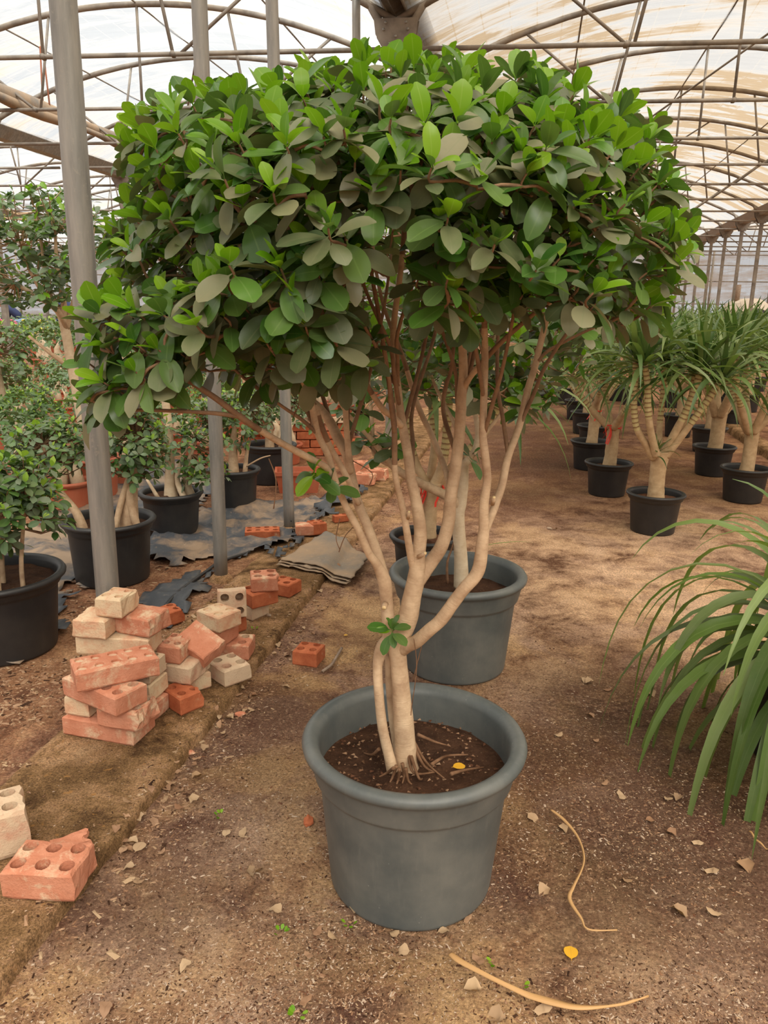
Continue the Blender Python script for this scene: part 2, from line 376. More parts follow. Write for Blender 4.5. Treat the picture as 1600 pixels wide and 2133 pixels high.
M['pebble'] = flat('pebble', (0.42, 0.31, 0.22), 0.9); M['rust'] = flat('rusty_brick', (0.36, 0.14, 0.08), 0.9)
M['wood'] = m_bark('grey_wood', (0.2, 0.14, 0.1), (0.34, 0.25, 0.18), (0.1, 0.06, 0.04))
M['pink'] = flat('pink_petal', (0.72, 0.16, 0.25), 0.6); M['yellow'] = flat('yellow_petal', (0.72, 0.62, 0.08), 0.6)
M['blue'] = flat('blue_plastic', (0.16, 0.32, 0.55), 0.5)

# ================================================================ STRUCTURE
YAW = math.radians(10.7); CYAW = math.radians(6.5)
AX = Vector((math.sin(YAW), math.cos(YAW), 0)); CR = Vector((math.cos(CYAW), -math.sin(CYAW), 0))
OG = P(825, 103, 3.9); OG.z = 0
SPAN = 7.4; TIE = 3.9; SPRING = 4.15; APEX = 5.1; DS = 2.12
def G(u, s, z=0.0): return OG + CR * u + AX * s + Vector((0, 0, z))
def hoopz(u):
    h = SPAN / 2; rise = APEX - SPRING; Rr = (h * h + rise * rise) / (2 * rise)
    return SPRING + math.sqrt(max(0, Rr * Rr - (u - h) ** 2)) - (Rr - rise)

# --- ground
K0 = P(180, 1850); K1 = P(600, 1310); KD = (K1 - K0).normalized(); KN = Vector((-KD.y, KD.x, 0))  # left of kerb
KW, KH = 0.45, 0.040
def kerb_off(x, y):
    d = Vector((x, y, 0)) - K0; return d.dot(KN)
def gz(x, y):
    """height of the bare ground"""
    o = kerb_off(x, y); t = max(0.0, min(1.0, (o - 0.1) / 0.3)); b = 0.030 * t
    near = max(0.0, 1 - (x * x + y * y) / 60.0)
    b += near * (noise.noise((x * 2.1, y * 2.1, 3)) * 0.006 + noise.noise((x * 9, y * 9, 1)) * 0.0025)
    return b
def axis_list(lo, hi, c, fine, grow):
    out = [c]; d = fine; x = c
    while x < hi: x += d; d = fine if abs(x - c) < 2.0 else d * grow; out.append(min(x, hi))
    x = c; d = fine; left = []
    while x > lo: x -= d; d = fine if abs(x - c) < 2.0 else d * grow; left.append(max(x, lo))
    return left[::-1] + out
xs = axis_list(-45, 45, 0.0, 0.035, 1.06); ys = axis_list(-12, 60, 2.2, 0.035, 1.05)
damp_spots = [(P(1270, 1480), .40, .95), (P(1180, 1560), .36, .85), (P(1450, 1640), .45, .9), (P(1300, 1780), .48, .85), (P(1500, 1780), .4, .8), (P(560, 1480), .3, .7), (P(500, 1600), .3, .6), (P(330, 1900), .25, .6), (P(760, 1980), .3, .6), (P(1180, 1950), .22, .6), (P(1090, 1880), .2, .7), (P(640, 1560), .28, .5),
              (P(580, 1650), .3, .45), (P(420, 1800), .3, .4), (P(700, 2050), .3, .35), (P(960, 1400), .3, .6), (P(1520, 1900), .35, .55), (P(1150, 960), 1.0, .85), (P(1250, 870), 1.4, .8), (P(1080, 1030), .5, .7), (P(1450, 1000), .6, .5), (P(1020, 900), 1.2, .7), (P(870, 1990), .25, .5)]
pale_spots = [(P(1250, 1180), 1.0, .85), (P(1150, 1260), .6, .8), (P(1450, 1280), .7, .75), (P(1480, 1120), .9, .7), (P(1000, 1180), .9, .5), (P(1130, 1420), .35, .6), (P(440, 1980), .3, .5), (P(1350, 2000), .35, .5), (P(560, 1720), .25, .5)]
vs = []; da = []; ra = []; pa_ = []
for y in ys:
    for x in xs:
        vs.append((x, y, gz(x, y)))
        v = 0.0
        for c, r, a in damp_spots:
            dd = ((x - c.x) ** 2 + (y - c.y) ** 2) / (r * r)
            if dd < 4: v = max(v, a * math.exp(-dd * 1.1))
        da.append(v); v = 0.0
        for c, r, a in pale_spots:
            dd = ((x - c.x) ** 2 + (y - c.y) ** 2) / (r * r)
            if dd < 4: v = max(v, a * math.exp(-dd * 1.1))
        pa_.append(v)
        o = kerb_off(x, y); lf = max(0, min(1, (o - 0.2) / 0.4)) * 0.85
        far = max(0, min(1, (y - 3.0) / 3.0)) * 0.6
        ra.append(max(lf, far))
nx_ = len(xs); fs = [(j * nx_ + i, j * nx_ + i + 1, (j + 1) * nx_ + i + 1, (j + 1) * nx_ + i) for j in range(len(ys) - 1) for i in range(nx_ - 1)]
me = bpy.data.meshes.new('floor'); me.from_pydata(vs, [], fs); me.materials.append(M['soil'])
for nm, arr in (('dampness', da), ('redness', ra), ('paleness', pa_)):
    at = me.attributes.new(nm, 'FLOAT', 'POINT'); at.data.foreach_set('value', arr)
me.polygons.foreach_set('use_smooth', [True] * len(fs))
tag(link('floor', me), kind='structure')

# --- kerb
def strip(name, p0, d, nrm, s0, s1, step, prof, mat, amp, label=None):
    mb = MB(); n = int((s1 - s0) / step); k = len(prof); vv = []
    for i in range(n + 1):
        s = s0 + (s1 - s0) * i / n
        for (o, z) in prof:
            q = p0 + d * s + nrm * o
            w = noise.noise((q.x * 7, q.y * 7, z * 9)); w2 = noise.noise((q.x * 22, q.y * 22, 5 + z * 9))
            vv.append((q.x + nrm.x * amp * (w + .5 * w2), q.y + nrm.y * amp * (w + .5 * w2), z + (amp * .35 * w2 if z > 0.02 else 0)))
    ff = [(i * k + j, i * k + j + 1, (i + 1) * k + j + 1, (i + 1) * k + j) for i in range(n) for j in range(k - 1)]
    mb.add(vv, [f[::-1] for f in ff]); o = mb.obj(name, mat); tag(o, kind='structure'); return o
prof = [(-0.006, -0.02), (0.0, 0.01), (0.002, 0.024), (0.006, 0.034), (0.014, 0.040)] + [(0.04 + i * 0.03, 0.041) for i in range(13)] + [(0.44, 0.038), (0.455, 0.03), (0.46, -0.02)]
strip('kerb', K0, KD, KN, -1.6, 14.0, 0.022, prof, M['kerb'], 0.009)
# second low kerb on the right
q0 = P(1505, 885, 0.05); q1 = P(1600, 946, 0.05); rd = (q0 - q1).normalized(); rd.z = 0; q1.z = 0
strip('kerb', q1 - rd * 0.9, rd, Vector((rd.y, -rd.x, 0)), 0, 9.5, 0.08, [(-0.01, -0.02), (0.0, 0.06), (0.02, 0.085), (0.16, 0.085), (0.18, -0.02)], M['kerb'], 0.01)

# --- roof film, one barrel for each bay
def film(u0, s0, s1, mat):
    mb = MB(); vv = []; uv = []; nu = 28; ns = int((s1 - s0) / 0.35)
    for j in range(ns + 1):
        s = s0 + (s1 - s0) * j / ns
        ph = (s / DS) % 1.0; sag = -0.045 * math.sin(math.pi * ph) ** 2
        for i in range(nu + 1):
            u = SPAN * i / nu; z = hoopz(u) + 0.035 + sag * math.sin(math.pi * i / nu) + 0.02 * noise.noise((u * 0.9, s * 1.6, u0))
            vv.append(G(u0 + u, s, z)); uv.append((u, s))
    mb.add(vv, [(j * (nu + 1) + i, j * (nu + 1) + i + 1, (j + 1) * (nu + 1) + i + 1, (j + 1) * (nu + 1) + i) for j in range(ns) for i in range(nu)], uv)
    tag(mb.obj('ceiling', mat), kind='structure')
BAYS = [-4, -3, -2, -1, 0, 1, 2]
for b in BAYS: film(b * SPAN, -12, 30, M['film_brown'] if b in (0, 1) else M['film_clean'])

# --- end wall and side walls of film on posts and rails
def wall(name, a, b, h, mat):
    mb = MB(); n = 40; vv = []; uv = []
    for i in range(n + 1):
        p = a.lerp(b, i / n)
        for j in range(7):
            z = h * j / 6; w = 0.03 * noise.noise((p.x * 1.5, p.y * 1.5, z))
            vv.append((p.x + w, p.y + w, z)); uv.append(((b - a).length * i / n, z))
    mb.add(vv, [(i * 7 + j, (i + 1) * 7 + j, (i + 1) * 7 + j + 1, i * 7 + j + 1) for i in range(n) for j in range(6)], uv)
    w = mb.obj(name, mat); tag(w, kind='structure')
    L = (b - a).length; nn = int(L / 2.5)
    for i in range(nn + 1):
        p = a.lerp(b, i / nn); m2 = MB(); m2.tube([p + Vector((0, -0.06, 0)), p + Vector((0, -0.06, h))], 0.05, 6); m2.obj('mullion', M['dusty_steel'], w)
    for z in (0.05, 0.9, 1.9, 2.9, 3.6):
        m2 = MB(); m2.tube([a + Vector((0, -0.06, z)), b + Vector((0, -0.06, z))], 0.03, 6); m2.obj('rail', M['dusty_steel'], w)
wall('wall_back', G(-29.6, 29.8), G(22.2, 29.8), 4.2, M['film_clean'])
wall('wall_left', G(-29.6, -8), G(-29.6, 29.8), 4.2, M['film_clean'])
wall('wall_right', G(22.2, 29.8), G(22.2, -8), 4.2, M['film_clean'])

# --- trusses
hoop_us = [SPAN * i / 22 for i in range(23)]
def loc(u, z): return CR * u + Vector((0, 0, z))
T_mesh = {}
def tmesh(key, pts, r, sides=7):
    if key not in T_mesh: T_mesh[key] = MB().tube(pts, r, sides).mesh(key, M['dusty_steel'])
    return T_mesh[key]
hoop_pts = [loc(u, hoopz(u)) for u in hoop_us]
web = []
for f0, f1 in ((0.30, 0.16), (0.31, 0.34), (0.50, 0.50), (0.69, 0.66), (0.70, 0.84)):
    web.append([loc(SPAN * f0, TIE), loc(SPAN * f1, hoopz(SPAN * f1))])
def truss(b, k, detailed):
    t = empty('roof_truss', G(b * SPAN, k * DS)); tag(t, kind='structure')
    link('hoop', tmesh('hoop', hoop_pts, 0.038), t)
    link('tie_bar', tmesh('tie_bar', [loc(0.08, TIE), loc(SPAN - 0.08, TIE)], 0.024), t)
    if detailed:
        for i, w in enumerate(web): link('web_bar', tmesh('web_bar%d' % i, w, 0.018, 6), t)
        for i, w in enumerate((web[0][0], web[2][0], web[3][0])):
            link('bolt', tmesh('bolt%d' % i, [w + Vector((0, -0.035, 0)), w + Vector((0, 0.035, 0))], 0.03, 6), t)
    else:
        if 'webs' not in T_mesh:
            m2 = MB()
            for w in web: m2.tube(w, 0.018, 5)
            T_mesh['webs'] = m2.mesh('webs', M['dusty_steel'])
        link('web_bars', T_mesh['webs'], t, kind='stuff')
for b in (-3, -2, -1, 0, 1):
    for k in range(-1, 14):
        if b in (-3, -2, 1) and k < 2: continue
        truss(b, k, b in (-1, 0) and k <= 4)
# wind braces between trusses
for b in (-1, 0):
    for k in (1, 4):
        for (ua, ub) in ((0.62, 0.30),):
            tag(MB().tube([G(b * SPAN + SPAN * ua, k * DS + (0.15 if ua < .5 else 0), hoopz(SPAN * ua) - 0.03), G(b * SPAN + SPAN * ub, (k + 2) * DS, TIE + 0.03)], 0.014, 6).obj('wind_brace', M['dusty_steel']), kind='structure')
# purlins lengthwise under the film
for b in (-2, -1, 0, 1):
    for f in (0.25, 0.5, 0.75):
        tag(MB().tube([G(b * SPAN + SPAN * f, -3, hoopz(SPAN * f) + 0.01), G(b * SPAN + SPAN * f, 29.5, hoopz(SPAN * f) + 0.01)], 0.012, 5).obj('purlin', M['dusty_steel']), kind='structure')

# --- valley gutters
def gutter(u, s0, s1, z=4.12, w=0.17, d=0.16):
    mb = MB(); pr = [(-w - .05, z + .1), (-w, z + .1), (-w * .55, z - d + .1), (w * .55, z - d + .1), (w, z + .1), (w + .05, z + .1), (w + .05, z + .09), (w * .6, z - d + .08), (-w * .6, z - d + .08), (-w - .05, z + .09)]
    vv = [G(u + o, s, zz) for s in (s0, s1) for (o, zz) in pr]; k = len(pr)
    ff = [(i, (i + 1) % k, k + (i + 1) % k, k + i) for i in range(k)]
    mb.add(vv, ff); tag(mb.obj('gutter', M['steel'], smooth=False), kind='structure')
for b in (-2, -1, 0, 1, 2): gutter(b * SPAN, -12, 29.6, 4.31 if b == 0 else 4.12)

# --- gusset columns carrying the gutters
def column_proto():
    c = empty('gutter_column')
    mb = MB(); mb.box((0, 0, TIE / 2), (0.085, 0.085, TIE)); mb.obj('shaft', M['dusty_steel'], c, smooth=False)
    for sy in (-1, 1):
        y = 0.05 * sy; t = 0.005
        pts = [(-0.22, 4.16), (0.22, 4.16), (0.20, 4.02), (0.09, TIE - 0.06), (-0.09, TIE - 0.06), (-0.20, 4.02)]
        vv = [(x, y - t, z) for x, z in pts] + [(x, y + t, z) for x, z in pts]; n = 6
        m2 = MB(); m2.add(vv, [tuple(range(n)), tuple(range(2 * n - 1, n - 1, -1))] + [(i, n + i, n + (i + 1) % n, (i + 1) % n) for i in range(n)])
        g = m2.obj('gusset_plate', M['dusty_steel'], c, smooth=False)
        for (x, z) in ((-0.12, 4.06), (0.12, 4.06), (-0.06, TIE), (0.06, TIE), (0, 4.0), (-.1, 4.12), (.1, 4.12)):
            MB().tube([(x, y - 0.014, z), (x, y + 0.014, z)], 0.014, 6).obj('bolt', M['steel'], g)
    for sx in (-1, 1):
        MB().tube([(sx * 0.03, 0, TIE + 0.02), (sx * 0.34, 0, 4.42)], 0.04, 6).obj('strut', M['dusty_steel'], c)
    return c
cp = column_proto(); cp.rotation_euler = (0, 0, -CYAW); cp.location = G(0, 0)
tag(cp, 'dusty steel roof column with bolted gusset plates rising behind the main ficus crown', 'column')
def col_copy(u, s, label, group):
    c = copy_tree(cp); c.location = G(u, s); tag(c, label, 'column', group); return c
for k in (2, 4, 6, 8): col_copy(0, k * 2 * DS / 2 * 1.0 + 0.0, 'far valley column in line behind the main ficus crown', 'columns behind the ficus crown')
for k in (2, 4, 6, 8, 10, 12): col_copy(-SPAN, k * DS, 'far gusset column in the row left of the thick grey post', 'columns of the left gutter')
for k in (5, 6, 7, 8, 9, 10, 11, 12, 13): col_copy(SPAN, k * DS, 'pale gusset column in the receding row above the dracaenas', 'columns of the right gutter')
for k in (6, 8, 10, 12): col_copy(-2 * SPAN, k * DS, 'pale distant column beyond the left nursery rows', 'columns beyond the left rows')

# --- galvanised posts beside the kerb
def post(pb, pt, r, label, foot=True):
    b = P(pb[0], pb[1], 0.03); t = PY(pt[0], pt[1], b.y); d = (t - b) / (t.z - b.z); top = b + d * (4.05 - b.z)
    o = empty('support_post', b); tag(o, label, 'post')
    n = 24; pts = [b + d * ((4.05 - b.z) * i / n) - b for i in range(n + 1)]
    MB().tube(pts, r, 20).obj('pipe', M['steel'], o)
    if foot:
        mb = MB(); mb.lathe([(0, -0.04), (r * 1.9, -0.04), (r * 1.7, 0.012), (r * 1.25, 0.03), (r, 0.034)], 16); mb.obj('concrete_foot', M['kerb'], o)
    return o, d
post((240, 1440), (131, 0), 0.040, 'thick grey galvanised post nearest the camera, behind the largest brick pile')
post((461, 1208), (415, 0), 0.0345, 'slim grey galvanised post just behind the small brick heap, second from left')
p3, d3 = post((603, 1106), (566, 0), 0.0345, 'grey galvanised post with a bolt hole near its foot, third from left')
post((746, 940), (742, 0), 0.036, 'grey galvanised post right of the folded tarp, fourth from left')
MB().tube([(0.016, -0.0335, 0.075), (0.016, -0.03, 0.075)], 0.005, 8).obj('bolt_hole', M['dark_hole'], p3)

# rolled up shade curtain hung in the left bay
cu = empty('rolled_curtain', G(-5.5, -1)); tag(cu, 'long brown rolled-up shade curtain hanging under the roof at upper left', 'curtain')
base = G(-5.5, -1)
pts = []; rr = []
for i in range(60):
    s = -1 + 20 * i / 59; pts.append(G(-5.55, s, 4.08 - 0.02 * math.sin(i * 0.75)) - base); rr.append(0.105 + 0.03 * math.sin(i * 0.75) + 0.01 * noise.noise((i * .7, 0, 0)))
MB().tube(pts, rr, 12).obj('roll', M['tarp'], cu)
pts2 = [p + Vector((0.09, 0, -0.09)) for p in pts]
MB().tube(pts2, [r * 0.55 for r in rr], 10).obj('hanging_edge', M['tarp'], cu)
for s in (2.9, 7.1, 11.4):
    for o in (-.06, .05):
        MB().tube([G(-5.5 + o, s, 4.0) - base, G(-5.5 + o * .3, s, 4.95) - base], 0.012, 5).obj('cord', M['rust'], cu)

# ================================================================ PLANTS
def leaf_geo(w=0.5, fold=0.18, curl=0.12, rows=7, pet=0.12, tip=0.0, obov=1.2):
    """leaf along +X, unit length, normal +Z -> verts, faces, uvs"""
    vs = []; uv = []; fs = []
    # petiole
    vs += [(0, -0.012, 0), (0, 0.012, 0)]; uv += [(0.5, 0)] * 2
    for i in range(rows + 1):
        t = i / rows; x = pet + (1 - pet) * t
        tt = t ** obov
        ww = w * 0.5 * (max(0.0, 1 - abs(2 * tt - 1) ** 2.3)) ** 0.55
        if i == rows: ww = w * 0.08
        if i == 0: ww = 0.02
        z = -curl * (t ** 2) + 0.25 * curl * t
        vs += [(x, -ww, z + fold * ww), (x, 0, z), (x, ww, z + fold * ww)]
        uv += [(0.0, t), (0.5, t), (1.0, t)]
    fs.append((0, 3, 2)); fs.append((0, 1, 3)); fs.append((1, 4, 3))
    for i in range(rows):
        b = 2 + i * 3
        fs += [(b, b + 1, b + 4, b + 3), (b + 1, b + 2, b + 5, b + 4)]
    return np.array(vs), fs, uv
def frame(d, up):
    """rotation matrix with X along d and Z near up"""
    x = d.normalized(); z = (up - x * up.dot(x))
    if z.length < 1e-5: z = Vector((0.3, 0.5, 0.8)) - x * x.dot(Vector((0.3, 0.5, 0.8)))
    z.normalize(); y = z.cross(x)
    return Matrix((x, y, z)).transposed()
LEAF = [leaf_geo(0.50, 0.22, 0.16), leaf_geo(0.62, 0.12, 0.05, obov=1.35), leaf_geo(0.46, 0.30, 0.30), leaf_geo(0.56, 0.05, 0.24, obov=1.45), leaf_geo(0.44, 0.5, 0.1)]
LEAF_LO = [leaf_geo(0.56, 0.2, 0.12, rows=3), leaf_geo(0.5, 0.1, 0.25, rows=3)]
LEAF_XLO = [leaf_geo(0.6, 0.15, 0.1, rows=2, pet=0.05)]
_leaf_me = {}
def leaf_mesh(vi, mat):
    k = (vi, mat.name)
    if k not in _leaf_me:
        v, f, u = LEAF[vi]; _leaf_me[k] = MB().add(v, f, u).mesh('leaf', mat)
    return _leaf_me[k]
def place_leaves(mb, leaves, geos):
    """leaves: (pos, rot3, size, variant, mat_index)"""
    for p, m, s, vi, mi in leaves:
        v, f, u = geos[vi % len(geos)]
        A = np.array(m) * s
        mb.add(v @ A.T + np.array(p), f, u, mi)

def rosette(rng, pos, axis, size, n_young, n_old, out, up=Vector((0, 0, 1)), droop=0.5, nv=5):
    axis = axis.normalized(); ref = Vector((0.4, 0.7, 0.2)); a1 = (ref - axis * axis.dot(ref)).normalized(); a2 = axis.cross(a1)
    ph = rng.random() * 6.28
    for i in range(n_young + n_old):
        young = i < n_young
        az = ph + i * 2.4 + rng.uniform(-.3, .3)
        pol = math.radians(rng.uniform(12, 48)) if young else math.radians(rng.uniform(52, 108))
        d = axis * math.cos(pol) + (a1 * math.cos(az) + a2 * math.sin(az)) * math.sin(pol)
        if not young: d = d + Vector((0, 0, -droop * rng.random()))
        d.normalize()
        nrm = (axis * 0.9 + up * 0.5 - d * 0.2)
        s = size * (rng.uniform(0.5, 0.95) if young else rng.uniform(0.75, 1.25))
        off = axis * (-0.25 * size * rng.random() * (0 if young else 1.6))
        m = frame(d, nrm) @ Matrix.Rotation(rng.uniform(-.5, .5), 3, 'X')
        mi = (0 if rng.random() < 0.75 else 1) if young else (1 if rng.random() < 0.5 else 2)
        out.append((pos + off, m, s, rng.randrange(nv), mi))

def in_poly(x, y, poly):
    c = False; j = len(poly) - 1
    for i in range(len(poly)):
        xi, yi = poly[i]; xj, yj = poly[j]
        if (yi > y) != (yj > y) and x < (xj - xi) * (y - yi) / (yj - yi) + xi: c = not c
        j = i
    return c

LEAF_M = ['leaf_young', 'leaf_mid', 'leaf_old']
def pot_profile(R, h, base, step=0.76, lip=0.013):
    wt = 0.008; so = base + (R * 0.90 - base) * step
    return [(0.0, 0.0), (base - 0.012, 0.0), (base - 0.002, 0.006), (base, 0.011), (base + 0.0006, 0.016), (so - 0.006, h * step - 0.016), (so - 0.0055, h * step - 0.013), (so - 0.004, h * step - 0.009), (so + 0.006, h * step), (so + 0.0075, h * step + 0.003), (so + 0.0082, h * step + 0.007), (R * 0.935, h - 3.0 * lip), (R * 0.940, h - 2.5 * lip),
            (R - 0.8 * lip, h - 2.2 * lip), (R - 0.15 * lip, h - 1.7 * lip), (R, h - lip), (R - 0.5 * lip, h - 0.2 * lip), (R - 1.5 * lip, h), (R - 2.6 * lip, h - 0.5 * lip), (R - 3.1 * lip, h - 1.8 * lip),
            (R * 0.92 - wt - lip, h * 0.8), (so - 0.012, h * step * 0.8), (base - 0.012, h * 0.1)]
def soil_mesh(r, z, amp=0.012, seed=0, mat=None):
    mb = MB(); vv = [(0, 0, z + amp * 0.5)]; rings = 9; seg = 36; ff = []
    for i in range(1, rings + 1):
        for k in range(seg):
            a = 2 * math.pi * k / seg; rr = r * i / rings; x = rr * math.cos(a); y = rr * math.sin(a)
            vv.append((x, y, z + amp * (noise.noise((x * 14 + seed, y * 14, seed)) + 0.6 * noise.noise((x * 40, y * 40, seed)))))
    ff += [(0, 1 + k, 1 + (k + 1) % seg) for k in range(seg)]
    for i in range(rings - 1):
        for k in range(seg): ff.append((1 + i * seg + k, 1 + (i + 1) * seg + k, 1 + (i + 1) * seg + (k + 1) % seg, 1 + i * seg + (k + 1) % seg))
    mb.add(vv, ff); return mb.mesh('soil', mat or M['pot_soil'])
_pot_cache = {}
def add_pot(root, R, h, base, mat, soilz=None, soilmat=None, seg=44, step=0.76, lip=0.014):
    k = (R, h, base, mat.name, step)
    if k not in _pot_cache:
        _pot_cache[k] = (MB().lathe(pot_profile(R, h, base, step, lip), seg).mesh('pot', mat), soil_mesh(R * 0.90 - lip, soilz or h * 0.8, 0.012, R * 50, soilmat))
    link('pot', _pot_cache[k][0], root); link('soil', _pot_cache[k][1], root)

